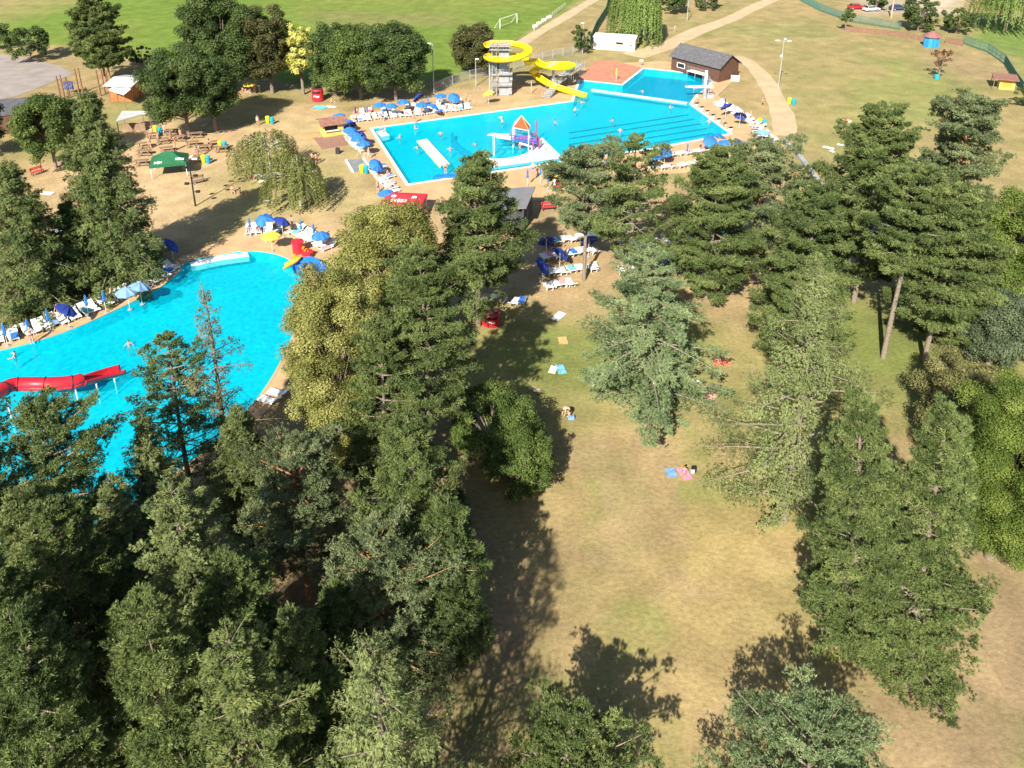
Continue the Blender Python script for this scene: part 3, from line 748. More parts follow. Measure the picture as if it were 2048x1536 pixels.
# plaza
T_('birch_tree', 'upper weeping birch on the sandy plaza', 540, 352, 258, 128, 'weeping', 'birch', .2, bark=BARKW, strands=300, drop=.95, group='weeping birches on the plaza')
T_('birch_tree', 'lower weeping birch on the sandy plaza', 600, 412, 313, 118, 'weeping', 'birch', .2, bark=BARKW, strands=300, drop=.95, group='weeping birches on the plaza')
T_('broadleaf_tree', 'bright green broad tree left of the grey shed roof', 112, 335, 192, 120, 'broad', 'bush', .12, clumps=70)
T_('oak_tree', 'dark broad tree cut by the left edge beside the dark roof', -25, 315, 175, 90, 'broad', 'decid', .1, clumps=50)
T_('spruce_tree', 'tall drooping spruce left of the green canopy', 243, 560, 178, 190, 'spruce', 'spruce', .06)
T_('spruce_tree', 'spruce cut by the left edge above the curved pool', 84, 615, 318, 180, 'spruce', 'spruce', .06)
T_('spruce_tree', 'shorter spruce between the two tall ones above the curved pool', 165, 572, 400, 120, 'spruce', 'pined', .06)
# middle
T_('pine_tree', 'pine with a long bare grey trunk beside the dark shed roof', 957, 652, 322, 205, 'scots', 'pine', .3, t0=.4, el=(-4, 40), dens=1.4, prof=PROF_PINE, group='tall pines')
T_('golden_maple', 'upper yellow-green maple right of the child slides', 790, 705, 402, 205, 'broad', 'maple', .12, clumps=110, leaves=22)
T_('golden_maple', 'lower yellow-green maple at the edge of the curved pool', 690, 930, 530, 200, 'broad', 'maple', .1, clumps=120, leaves=22)
T_('pine_tree', 'tall pine with paired pale trunks in the middle of the grove', 862, 965, 492, 200, 'pine', 'pine', .36, group='tall pines')
T_('pine_tree', 'pine tucked between the lower maple and the paired trunks', 780, 1015, 640, 180, 'pine', 'pine', .2, group='tall pines')
T_('pine_tree', 'rounded bright pine in the middle of the shaded grove', 835, 1235, 830, 225, 'pine', 'pine', .2, group='tall pines')
T_('hazel_bush', 'light green bush at the left edge of the dry lawn', 990, 930, 790, 190, 'broad', 'bush', .03, 'bush', clumps=60)
T_('hazel_bush', 'bright green bush jutting out onto the dry lawn', 1046, 990, 862, 128, 'broad', 'bush', .03, 'bush', clumps=50, seed=77)
T_('spruce_tree', 'silver-green spruce with low spreading boughs on the lawn', 1287, 806, 498, 300, 'bspruce', 'bspruce', .05, var=(.62, 1.2))
# row right of the big pool
T_('pine_tree', 'leftmost pine in front of the big pool behind the dark shed', 1168, 560, 300, 150, 'scots', 'scots', .42, group='pines behind the deck')
T_('pine_tree', 'pine whose top cuts the front edge of the big pool', 1256, 590, 274, 165, 'pineopen', 'pine', .35, group='pines behind the deck')
T_('pine_tree', 'broad layered pine left of the bare orange trunk', 1412, 598, 300, 195, 'pine', 'pine', .1, group='pines behind the deck')
T_('pine_tree', 'bluish pine on a bare orange trunk', 1498, 552, 288, 150, 'scots', 'scots', .5, bark=BARKO, group='pines behind the deck')
T_('pine_tree', 'dense pine just right of the bare orange trunk', 1598, 650, 368, 195, 'pine', 'pined', .12, group='pines behind the deck')
T_('pine_tree', 'very tall dense pine rising behind the leaning pale trunk', 1707, 605, 212, 225, 'pine', 'pine', .2, group='tall pines')
T_('pine_tree', 'leaning pine with a long bare pale trunk', 1766, 716, 335, 180, 'pine', 'pine', .55, group='tall pines', lean=(.4, 0))
T_('pine_tree', 'tall pine with a short trunk right of the leaning pine', 1848, 726, 372, 215, 'pine', 'pine', .3, group='tall pines')
T_('pine_tree', 'blue-green pine with rusty inner branches near the far lawn', 1890, 470, 192, 142, 'scots', 'scots', .18, bark=BARKO)
T_('pine_tree', 'bright pine directly behind the pale larch', 1590, 742, 520, 185, 'pine', 'pine', .1, group='pines behind the deck')
T_('pine_tree', 'pine at the right end of the tall group beside the grey-green bush', 1885, 700, 425, 150, 'pine', 'pine', .12, group='tall pines')
T_('lime_tree', 'leafy lime-green tree cut by the right edge beyond the lawn', 1990, 640, 392, 150, 'broad', 'lime', .08, clumps=90)
T_('olive_bush', 'round grey-green bush at the right edge', 1975, 728, 588, 150, 'broad', 'grey', .04, 'bush', clumps=70)
T_('lime_tree', 'yellow-green leafy tree at the right edge beside the big pines', 1978, 1115, 765, 225, 'broad', 'lime', .02, clumps=150, leafsize=.8, leaves=34)
T_('olive_tree', 'straw-olive tree crown just above the yellow-green tree', 1925, 905, 733, 235, 'broad', 'reed', .03, clumps=80)
T_('larch_tree', 'large pale larch with bare grey limbs on the dry lawn', 1567, 1042, 540, 300, 'larch', 'larch', .1)
T_('pine_tree', 'big dense pine left of its twin on the dry lawn', 1703, 1312, 788, 225, 'pine', 'pine', .1, group='twin pines', lean=(-2.2, 0), seed=501, lobe=.35, prof=PROF_WIDE)
T_('pine_tree', 'big dense pine right of its twin on the dry lawn', 1812, 1370, 805, 225, 'pine', 'pine', .05, group='twin pines', lean=(-1.3, 0), seed=502, lobe=.35, prof=PROF_WIDE)
# left grove in front of the curved pool
T_('larch_tree', 'thin half-dead larch standing against the turquoise water', 468, 985, 572, 165, 'dead', 'dead', .08, dens=1.8, bare=.05)
T_('pine_tree', 'pine rising right of the red tube slide', 388, 1010, 668, 165, 'pineopen', 'pine', .2)
T_('pine_tree', 'round-headed pine below the red tube slide', 180, 1240, 806, 205, 'scots', 'pine', .2, t0=.45)
T_('spruce_tree', 'thin spruce between the round-headed pine and the pool', 345, 1160, 830, 140, 'spruce', 'larch', .15, var=(.5, 1.15))
T_('pine_tree', 'light olive pine right of the half-dead larch', 515, 1120, 830, 140, 'pine', 'larch', .2)
T_('pine_tree', 'blue-green pine above the shaded clearing', 618, 1195, 888, 190, 'scots', 'scots', .35, bark=BARKO)
T_('pine_tree', 'bluish pine with orange trunk right of the shaded clearing', 775, 1395, 1068, 205, 'scots', 'scots', .2, bark=BARKO)
T_('fir_tree', 'big light green fir left of the shaded clearing', 440, 1480, 955, 290, 'bspruce', 'larch', .1, t0=.42)
T_('pine_tree', 'dark pine filling the shade beside the big fir', 520, 1560, 1120, 260, 'pine', 'pine', .15)
T_('pine_tree', 'olive pine at the left edge below the red slide', 215, 1480, 1010, 230, 'pine', 'pine', .1)
T_('fir_tree', 'pale fir with bare grey limbs at the bottom of the grove', 795, 1850, 1285, 400, 'larch', 'larch', .1)
T_('pine_tree', 'pine in the lower left corner', 200, 1830, 1230, 270, 'pine', 'pined', .15)
T_('pine_tree', 'pine left of the sandy gap in the lower left', 110, 1640, 1120, 220, 'pine', 'pine', .15)
T_('fir_tree', 'fir at the bottom edge between corner pine and pale fir', 560, 1850, 1250, 330, 'bspruce', 'spruce', .1)
T_('pine_tree', 'shaded pine at the bottom edge beside the sandy gap', 400, 1760, 1200, 260, 'pine', 'pine', .1)
T_('pine_tree', 'bright pine top at the bottom edge of the dry lawn', 1138, 1650, 1462, 210, 'pine', 'pine', .08, prof=PROF_OVAL, lobe=.4)
T_('pine_tree', 'blue-green pine top at the bottom edge on the right', 1600, 1640, 1450, 290, 'scots', 'bspruce', .1, lobe=.2, var=(.75, 1.1))
T_('pine_tree', 'pine in the deep shade left of the dry lawn', 905, 1330, 1000, 170, 'pine', 'pined', .1)
T_('pine_tree', 'pine at the left edge beneath the red slide, half outside the picture', 60, 1330, 905, 250, 'pine', 'pine', .15)
T_('spruce_tree', 'slim olive spruce in front of the pool between the two left pines', 300, 1330, 955, 150, 'bspruce', 'larch', .1, t0=.42)
T_('pine_tree', 'broad olive pine hiding the lower left bank of the curved pool', 150, 1400, 985, 240, 'pine', 'larch', .1, t0=.42)
T_('pine_tree', 'low pine at the foot of the bluish pine with orange trunk', 700, 1480, 1180, 150, 'pine', 'pined', .1)
T_('pine_tree', 'pine behind the pale fir at the bottom of the grove', 640, 1640, 1225, 190, 'pine', 'pine', .15)
# undergrowth in the grove
for i, (x, y, ty, w) in enumerate([(690, 955, 880, 90), (640, 900, 830, 70), (905, 1060, 985, 90)]):
    T_('undergrowth_bush', ['dark bush under the lower yellow-green maple', 'dark bush between maple trunk and the curved pool', 'dark bush under the paired pale trunks'][i], x, y, ty, w, 'broad', 'decid', .03, 'bush', clumps=26)
print('leaf faces', NFACE[0])
# ------------------------------------------------------------------ people
def skin_mesh(name, pts, edges, rad, m, sub=1, extra=None):
    me = bpy.data.meshes.new(name); me.from_pydata([tuple(p) for p in pts], edges, [])
    o = bpy.data.objects.new(name, me); COL.objects.link(o)
    md = o.modifiers.new('s', 'SKIN'); md.use_smooth_shade = True
    for i, r in enumerate(rad): me.skin_vertices[0].data[i].radius = (r, r)
    me.skin_vertices[0].data[0].use_root = True
    ms = o.modifiers.new('d', 'SUBSURF'); ms.levels = ms.render_levels = sub
    dg = bpy.context.evaluated_depsgraph_get()
    r = bpy.data.meshes.new_from_object(o.evaluated_get(dg)); r.name = name
    bpy.data.objects.remove(o); bpy.data.meshes.remove(me)
    if extra:
        bm = bmesh.new(); bm.from_mesh(r)
        for c, s in extra:
            g = bmesh.ops.create_icosphere(bm, subdivisions=2, radius=1, matrix=Matrix.Translation(c) @ Matrix.Diagonal((*s, 1)))
        bm.to_mesh(r); bm.free()
        r.polygons.foreach_set('use_smooth', [True] * len(r.polygons))
    r.materials.clear(); r.materials.append(m)
    return r
V3 = Vector
POSES = {}
def pose(name):
    """joint positions, metres, feet at z=0 facing -Y"""
    J = dict(pel=(0, 0, .95), wai=(0, .01, 1.12), che=(0, .0, 1.32), nec=(0, 0, 1.5), hed=(0, -.01, 1.58), top=(0, -.01, 1.72))
    def limb(s, hip, kne, ank, toe, sho, elb, wri, mid):
        J.update({s + 'hip': hip, s + 'kne': kne, s + 'ank': ank, s + 'toe': toe, s + 'sho': sho, s + 'elb': elb, s + 'wri': wri, s + 'mid': mid})
    if name in ('stand', 'walk'):
        k = .16 if name == 'walk' else .02
        for s, q in (('l', 1), ('r', -1)):
            limb(s, (.09 * q, 0, .9), (.1 * q, -.03 - k * q, .49), (.1 * q, .02 - k * 1.3 * q, .08), (.11 * q, -.14 - k * 1.3 * q, .03),
                 (.18 * q, 0, 1.43), (.24 * q, .02 + k * q, 1.14), (.25 * q, -.06 + k * 1.2 * q, .9), (.25 * q, -.08 + k * 1.2 * q, .82))
    elif name == 'swim':
        for s, q in (('l', 1), ('r', -1)):
            limb(s, (.09 * q, 0, .9), (.12 * q, -.05, .5), (.1 * q, .05, .1), (.11 * q, -.08, .04), (.18 * q, 0, 1.43), (.36 * q, -.1, 1.25), (.42 * q, -.32, 1.27), (.42 * q, -.41, 1.27))
    elif name == 'sit':
        J = dict(pel=(0, .05, .13), wai=(0, .11, .3), che=(0, .12, .5), nec=(0, .08, .68), hed=(0, .05, .76), top=(0, .03, .9))
        for s, q in (('l', 1), ('r', -1)):
            limb(s, (.1 * q, .0, .13), (.14 * q, -.4, .3 if q > 0 else .13), (.13 * q, -.72, .07), (.14 * q, -.82, .15), (.18 * q, .11, .6), (.26 * q, .2, .36), (.25 * q, .22, .1), (.25 * q, .17, .05))
    elif name == 'lie':
        J = dict(pel=(0, 0, .12), wai=(0, .17, .13), che=(0, .36, .16), nec=(0, .55, .2), hed=(0, .63, .24), top=(0, .77, .29))
        for s, q in (('l', 1), ('r', -1)):
            limb(s, (.09 * q, -.05, .11), (.11 * q, -.46, .2 if q > 0 else .1), (.1 * q, -.88, .07), (.12 * q, -.95, .17), (.18 * q, .46, .16), (.28 * q, .22, .1), (.24 * q, -.02, .11), (.22 * q, -.1, .11))
    elif name == 'bend':
        J = dict(pel=(0, .1, .92), wai=(0, -.02, 1.03), che=(0, -.22, 1.05), nec=(0, -.4, 1.0), hed=(0, -.48, .97), top=(0, -.6, .9))
        for s, q in (('l', 1), ('r', -1)):
            limb(s, (.1 * q, .1, .88), (.12 * q, .05, .48), (.12 * q, .1, .08), (.13 * q, -.06, .03), (.18 * q, -.32, 1.0), (.2 * q, -.36, .72), (.16 * q, -.42, .5), (.14 * q, -.44, .42))
    return {k: Vector(v) for k, v in J.items()}
def person_meshes(pn, suit):
    key = (pn, suit)
    if key in POSES: return POSES[key]
    J = pose(pn); P = []; E = []; R = []; ix = {}
    def v(k, r, p=None):
        P.append(p if p is not None else J[k]); R.append(r); ix[k] = len(P) - 1
    fem = suit != 'shorts'
    v('pel', .125); v('wai', .1 if fem else .112); v('che', .125 if fem else .14); v('nec', .052); v('hed', .06)
    E += [(0, 1), (1, 2), (2, 3), (3, 4)]
    fing = []
    for s in 'lr':
        v(s + 'hip', .09); v(s + 'kne', .056); v(s + 'ank', .036); v(s + 'toe', .03)
        E += [(ix['pel'], ix[s + 'hip']), (ix[s + 'hip'], ix[s + 'kne']), (ix[s + 'kne'], ix[s + 'ank']), (ix[s + 'ank'], ix[s + 'toe'])]
        v(s + 'sho', .055); v(s + 'elb', .039); v(s + 'wri', .026); v(s + 'mid', .03)
        E += [(ix['che'], ix[s + 'sho']), (ix[s + 'sho'], ix[s + 'elb']), (ix[s + 'elb'], ix[s + 'wri']), (ix[s + 'wri'], ix[s + 'mid'])]
        d = (J[s + 'mid'] - J[s + 'wri']).normalized(); a = d.cross(Vector((1, 0, 0))); a = a.normalized() if a.length > .1 else Vector((0, 1, 0)); n = d.cross(a)
        q = 1 if s == 'l' else -1
        for i in range(4):
            b = J[s + 'mid'] + a * (.03 - .02 * i); l = (.065, .075, .07, .055)[i]
            k1 = b + d * l * .55 + n * .008; k2 = b + d * l + n * .022
            fing.append(([b - d * .01, k1, k2], [.0095, .0085, .007]))
        b = J[s + 'wri'] + d * .03 + a * .025
        fing.append(([b, b + a * .03 + d * .025, b + a * .035 + d * .055], [.011, .0095, .008]))
    hc = J['hed'].lerp(J['top'], .5); up = (J['top'] - J['hed']).normalized(); fw = Vector((0, -1, 0)) - up * Vector((0, -1, 0)).dot(up)
    fw = fw.normalized() if fw.length > .1 else Vector((0, 0, 1))
    if pn == 'bend': fw = Vector((0, -.3, -1)).normalized()
    if pn == 'lie': fw = Vector((0, 0, 1))
    sd = up.cross(fw)
    ex = [(hc, (.078, .095, .112) if abs(up.z) > .5 else (.078, .112, .095)), (hc + fw * .1 - up * .015, (.014,) * 3), (hc + sd * .078, (.014, .02, .026)), (hc - sd * .078, (.014, .02, .026)),
          (hc + fw * .088 - up * .06, (.028, .016, .011)), (hc + fw * .086 + sd * .032 + up * .012, (.014,) * 3), (hc + fw * .086 - sd * .032 + up * .012, (.014,) * 3)]
    body = skin_mesh('person', P, E, R, SKINS[0], 1, ex)
    tb = MB()
    for p, r in fing: tb.tube(p, r, SKINS[0], 5)
    fm = tb.mesh('fingers', True); bm = bmesh.new(); bm.from_mesh(body); bm.from_mesh(fm); bm.to_mesh(body); bm.free(); bpy.data.meshes.remove(fm)
    body.polygons.foreach_set('use_smooth', [True] * len(body.polygons))
    # hair cap
    hb = bmesh.new()
    bmesh.ops.create_icosphere(hb, subdivisions=2, radius=1, matrix=Matrix.Translation(hc + up * .025 - fw * .02) @ Matrix.Diagonal((.09, .105, .115, 1)))
    if fem: bmesh.ops.create_icosphere(hb, subdivisions=2, radius=1, matrix=Matrix.Translation(hc - up * .1 - fw * .07) @ Matrix.Diagonal((.06, .05, .12, 1)))
    cut = [f for f in hb.faces if (f.calc_center_median() - hc).dot(fw) > .062 and (f.calc_center_median() - hc).dot(up) < .07]
    bmesh.ops.delete(hb, geom=cut, context='FACES')
    hm = bpy.data.meshes.new('hair'); hb.to_mesh(hm); hb.free(); hm.materials.append(HAIRS[0])
    sP = [J['pel'], J['pel'].lerp(J['wai'], .6)]; sR = [.137, .118]; sE = [(0, 1)]
    leg = .62 if suit == 'shorts' else .12
    for s in 'lr':
        sP += [J[s + 'hip'], J[s + 'hip'].lerp(J[s + 'kne'], leg)]; sR += [.105, .088 if suit == 'shorts' else .09]; n = len(sP); sE += [(0, n - 2), (n - 2, n - 1)]
    if suit == 'dress':
        sP += [J['che']]; sR += [.142]; sE += [(1, len(sP) - 1)]
    elif suit == 'bikini':
        pass
    sm = skin_mesh('swimwear', sP, sE, sR, BLUE, 1)
    if suit == 'bikini':
        bm = bmesh.new(); bm.from_mesh(sm); ax = (J['nec'] - J['che']).normalized(); q = Vector((0, 0, 1)).rotation_difference(ax)
        bmesh.ops.create_cone(bm, cap_ends=False, segments=12, radius1=.14, radius2=.15, depth=.11, matrix=Matrix.Translation(J['che'] + ax * .03) @ q.to_matrix().to_4x4())
        bm.to_mesh(sm); bm.free()
    POSES[key] = (body, hm, sm)
    return POSES[key]
def mset(o, m):
    o.material_slots[0].link = 'OBJECT'; o.material_slots[0].material = m
NP = [0]
def person(pn, suit, cloth, loc, rz, label, group=None, sc=1.0, skin=None, hair=None):
    i = NP[0]; NP[0] += 1
    B, Hm, S = person_meshes(pn, suit)
    o = bpy.data.objects.new('person', B); COL.objects.link(o); mset(o, skin or SKINS[(i * 7) % 3])
    o.location = loc; o.rotation_euler = (0, 0, rz); o.scale = (sc,) * 3
    tag(o, label, 'person', group)
    h = bpy.data.objects.new('hair', Hm); COL.objects.link(h); h.parent = o; mset(h, hair or HAIRS[(i * 5 + 1) % 3])
    s = bpy.data.objects.new('swimwear', S); COL.objects.link(s); s.parent = o; mset(s, cloth)
    return o

# ------------------------------------------------------------------ loungers and umbrellas
def mk_lounger():
    r = thing('sun_lounger', 'white plastic sun lounger', 'sun lounger')
    b = MB(); b.box((0, -.28, .34), (.66, 1.25, .05), WHITE)
    for x in (-.31, .31): b.box((x, -.2, .32), (.05, 1.5, .09), WHITE)
    b.build('seat', r)
    b = MB(); b.box((0, .62, .52), (.64, .75, .05), WHITE, rx=.62)
    for x in (-.3, .3): b.box((x, .62, .53), (.05, .78, .07), WHITE, rx=.62)
    b.build('backrest', r)
    for y in (-.72, .32):
        for x in (-.28, .28):
            b = MB(); b.tube([(x, y, 0), (x, y, .3)], [.03, .04], WHITE, 6); b.build('leg', r)
    return r
LOUNGER = Kind(mk_lounger)
def mk_open(cm):
    def f():
        r = thing('parasol', 'open parasol', 'parasol')
        b = MB(); b.tube([(0, 0, 0), (0, 0, 2.25)], .022, WPAINT, 6); b.build('pole', r)
        b = MB(); b.lathe([(.24, 0), (.24, .05), (.08, .08), (.05, .22)], (0, 0, 0), CONC, 12); b.build('base', r)
        b = MB(); n = 8
        rings = [(.04, 2.42), (.42, 2.3), (.82, 2.1), (1.06, 1.93), (1.05, 1.78)]
        vs = []; fs = []
        for ri, (rr, z) in enumerate(rings):
            for k in range(n * 2):
                a = PI * k / n; sag = 1 - (.075 if k % 2 else 0) * (ri > 0); dz = -.05 * (k % 2) * (ri in (1, 2, 3))
                vs.append((rr * sag * math.cos(a), rr * sag * math.sin(a), z + dz + (.07 * (k % 2) if ri == 4 else 0)))
        for ri in range(len(rings) - 1):
            for k in range(n * 2): fs.append((ri * n * 2 + k, ri * n * 2 + (k + 1) % (2 * n), (ri + 1) * n * 2 + (k + 1) % (2 * n), (ri + 1) * n * 2 + k))
        fs.append(tuple(range(2 * n)))
        b.add(vs, fs, cm); c = b.build('canopy', r)
        b = MB()
        for k in range(n):
            a = 2 * PI * k / n; b.tube([(0, 0, 2.28), (math.cos(a) * 1.0, math.sin(a) * 1.0, 1.91)], .008, WPAINT, 4)
        b.build('ribs', c)
        return r
    return f
def mk_closed(cm):
    def f():
        r = thing('parasol', 'folded parasol', 'parasol')
        b = MB(); b.tube([(0, 0, 0), (0, 0, 2.35)], .022, WPAINT, 6); b.build('pole', r)
        b = MB(); b.lathe([(.24, 0), (.24, .05), (.08, .08), (.05, .22)], (0, 0, 0), CONC, 12); b.build('base', r)
        b = MB(); vs = []; fs = []; n = 12
        rings = [(.02, 2.4), (.1, 2.2), (.13, 1.9), (.1, 1.7), (.17, 1.35), (.12, 1.2)]
        for rr, z in rings:
            for k in range(n):
                a = 2 * PI * k / n; q = rr * (1 if k % 2 else .72); vs.append((q * math.cos(a), q * math.sin(a), z))
        for i in range(len(rings) - 1):
            for k in range(n): fs.append((i * n + k, i * n + (k + 1) % n, (i + 1) * n + (k + 1) % n, (i + 1) * n + k))
        fs.append(tuple(range(n))); e = (len(rings) - 1) * n; fs.append(tuple(range(e, e + n))[::-1])
        b.add(vs, fs, cm); b.build('canopy', r)
        return r
    return f
PO = {'o': Kind(mk_open(BLUE)), 'd': Kind(mk_open(DBLUE)), 'p': Kind(mk_open(PBLUE)), 'y': Kind(mk_open(YCANVAS)), 'c': Kind(mk_closed(BLUE)), 'k': Kind(mk_closed(DBLUE)), 'yc': Kind(mk_closed(YCANVAS))}
PCOL = {'o': 'open blue', 'd': 'open navy', 'p': 'open faded blue', 'y': 'open yellow', 'c': 'folded blue', 'k': 'folded navy', 'yc': 'folded yellow'}
PCNT = {}
def parasol(kind, px, py, where, tilt=0, ta=0, n=None, z=2.05):
    """px,py: the middle of its canopy in the survey photo"""
    zc = z if kind in ('o', 'd', 'p', 'y') else 1.6
    p = G(px, py, zc); p.z = .012
    word = PCOL[kind] + (' tilted' if tilt else '')
    key = (word, where); PCNT[key] = PCNT.get(key, 0) + 1
    PEND.append((kind, p, word, where, tilt, ta, PCNT[key], random.uniform(0, 3)))
PEND = []
def flush_parasols():
    for kind, p, word, where, tilt, ta, i, rz in PEND:
        tot = PCNT[(word, where)]
        lab = '%s parasol %s' % (word, where) if tot == 1 else '%s %s parasol %s' % (ORD[i - 1], word, where)
        o = PO[kind](p, rz, lab, 'parasol', 'parasols round the pools')
        if tilt:
            for ch in o.children:
                if ch.name.split('.')[0] == 'canopy':
                    piv = Vector((0, 0, 1.9)); R = Matrix.Rotation(ta - rz, 4, 'Z') @ Matrix.Rotation(tilt, 4, 'Y') @ Matrix.Rotation(-(ta - rz), 4, 'Z')
                    ch.matrix_local = Matrix.Translation(piv) @ R @ Matrix.Translation(-piv)
LSPOT = []
def lounge_row(pts, n, where, face, jit=.25, skip=(), z=.012, ground=None):
    """n loungers along the surveyed line; face = the point (photo) their feet look at, or an angle"""
    c = [G(*p) for p in pts]; L_ = [0]
    for a, b in zip(c, c[1:]): L_.append(L_[-1] + (b - a).length)
    out = []
    for i in range(n):
        if i in skip: continue
        s = (i + .5) / n * L_[-1]
        for k in range(len(c) - 1):
            if L_[k + 1] >= s or k == len(c) - 2: break
        t = (s - L_[k]) / (L_[k + 1] - L_[k]); p = c[k].lerp(c[k + 1], t)
        d = (c[k + 1] - c[k]).normalized()
        if face == 'right': rz = math.atan2(d.y, d.x)
        elif face == 'left': rz = math.atan2(d.y, d.x) + PI
        else: rz = face
        out.append((p + Vector((random.uniform(-jit, jit), random.uniform(-jit, jit), z)), rz + random.gauss(0, .14)))
    for j, (p, rz) in enumerate(out):
        LOUNGER(p, rz, '%s white sun lounger %s' % (ORD[j], where), 'sun lounger', 'white sun loungers')
        LSPOT.append((p, rz, where, j))
    return out
# rz=0: feet towards -Y.  'right': feet to the right hand side of the walking direction
lounge_row([(704, 243), (770, 236), (850, 228), (945, 217)], 24, 'from the kiosk, front row behind the big pool', 'right')
lounge_row([(716, 230), (790, 222), (930, 207)], 14, 'from the kiosk, back row behind the big pool', 'right', skip=(2, 5, 9))
lounge_row([(684, 258), (705, 282), (726, 306)], 11, 'from the top, row between yellow kiosk and big pool', 'left')
lounge_row([(741, 335), (765, 362), (790, 388)], 11, 'from the top, row above the red canopy', 'left')
lounge_row([(752, 332), (776, 360)], 5, 'from the top, poolside row above the red canopy', 'left')
lounge_row([(1432, 207), (1470, 228), (1520, 258)], 15, 'from the diving board, row along the short pool side', 'right')
lounge_row([(1510, 262), (1548, 290)], 5, 'from the top, cluster at the right pool corner', 'right')
lounge_row([(1292, 322), (1360, 312), (1425, 302), (1500, 293)], 20, 'from the left, row in front of the lane end', 'left')
lounge_row([(1300, 343), (1380, 332), (1480, 318)], 14, 'from the left, second row in front of the lane end', 'left')
lounge_row([(1130, 345), (1180, 337), (1240, 330)], 7, 'from the left, row half hidden by the pine tops', 'left')
lounge_row([(1085, 490), (1140, 482), (1195, 476)], 9, 'from the left, first shaded row right of the shed', 'left')
lounge_row([(1085, 520), (1140, 512), (1195, 506)], 9, 'from the left, second shaded row right of the shed', 'left')
lounge_row([(1085, 552), (1140, 545), (1200, 538)], 9, 'from the left, third shaded row right of the shed', 'left')
lounge_row([(1088, 580), (1150, 570)], 6, 'from the left, fourth shaded row right of the shed', 'left')
lounge_row([(1230, 500), (1300, 490), (1400, 480), (1480, 470)], 11, 'from the left, first row beneath the pines', 'left')
lounge_row([(1230, 545), (1320, 535), (1470, 520)], 10, 'from the left, second row beneath the pines', 'left')
lounge_row([(1700, 470), (1760, 462), (1820, 455)], 6, 'from the left, upper row behind the leaning pine', 'left')
lounge_row([(1700, 505), (1760, 498), (1820, 492)], 6, 'from the left, middle row behind the leaning pine', 'left')
lounge_row([(1705, 540), (1770, 532)], 4, 'from the left, lower row behind the leaning pine', 'left')
lounge_row([(955, 600), (1010, 606), (1055, 612)], 5, 'from the left, row by the lower red kiosk', 'left')
lounge_row([(487, 466), (525, 462), (566, 463)], 6, 'from the left, row above the curved pool', 'right')
lounge_row([(583, 462), (620, 478), (664, 502)], 10, 'from the left, row above the blue child slide', 'right')
lounge_row([(-30, 692), (60, 666), (150, 634), (250, 590), (318, 556), (350, 536)], 25, 'from the left, row along the curved pool', 'right')
lounge_row([(536, 812), (560, 790)], 2, 'from the left, pair behind the half-dead larch', 'left')
W1 = 'behind the big pool'
for k, x, y, *t in [('k', 711, 222), ('c', 735, 220), ('o', 759, 209), ('o', 782, 211), ('c', 766, 224), ('o', 806, 203), ('d', 836, 194, .9, 2.6), ('o', 843, 209), ('c', 856, 202), ('o', 867, 213, .5, .4), ('o', 881, 191), ('o', 908, 194, .6, -1.2)]:
    parasol(k, x, y, W1 + ', counted from the kiosk', *t)
for k, x, y, *t in [('o', 678, 231), ('o', 690, 242), ('d', 699, 250), ('o', 699, 259), ('o', 709, 267), ('o', 716, 276), ('o', 727, 286), ('d', 722, 268)]:
    parasol(k, x, y, 'beside the yellow kiosk, counted from the top', *t)
parasol('o', 752, 329, 'on the terrace edge above the red canopy', .8, -.6); parasol('o', 772, 385, 'overlapping the red canopy')
for k, x, y, *t in [('o', 528, 438, .35, -1.6), ('d', 563, 441, .5, .5), ('c', 499, 448), ('c', 602, 452), ('c', 627, 460), ('o', 641, 470)]:
    parasol(k, x, y, 'above the curved pool, counted from the left', *t)
for k, x, y, *t in [('c', 8, 662), ('c', 55, 652), ('c', 95, 634), ('d', 131, 618, .7, .6), ('c', 172, 604), ('c', 207, 596), ('p', 253, 582), ('p', 278, 572, .3, 1), ('d', 342, 489), ('d', 330, 600, .2, 0)][:9]:
    parasol(k, x, y, 'along the curved pool, counted from the left', *t)
parasol('y', 541, 470, 'shading the white lifeguard chair')
for k, x, y, *t in [('k', 1450, 206), ('d', 1453, 212, .7, 2.2), ('d', 1481, 230), ('o', 1420, 281, .7, -1.5), ('o', 1451, 285), ('d', 1479, 286), ('o', 1330, 303, .3, -1.5), ('o', 1308, 313), ('c', 1375, 297), ('p', 1526, 264), ('o', 1437, 272, .4, 1)]:
    parasol(k, x, y, 'at the lane end of the big pool', *t)
for k, x, y in [('c', 1055, 350), ('c', 1081, 344), ('c', 1096, 358), ('c', 1135, 331)]:
    parasol(k, x, y, 'right of the dark shed, counted from the left')
for k, x, y in [('d', 1093, 480), ('d', 1120, 505), ('d', 1178, 480), ('d', 1300, 478), ('d', 1405, 470), ('d', 1085, 530), ('d', 1340, 520)]:
    parasol(k, x, y, 'in the shade under the pines, from the left')
for k, x, y in [('p', 1755, 468), ('p', 1790, 455), ('p', 1735, 500)]:
    parasol(k, x, y, 'behind the tall leaning pine, counted from the left')
parasol('y', 498, 168, 'over a group under the dark trees'); parasol('yc', 1233, 145, 'on the terracotta terrace')
parasol('y', 977, 186, 'at the foot of the slide tower', .35, 2.8)
flush_parasols()
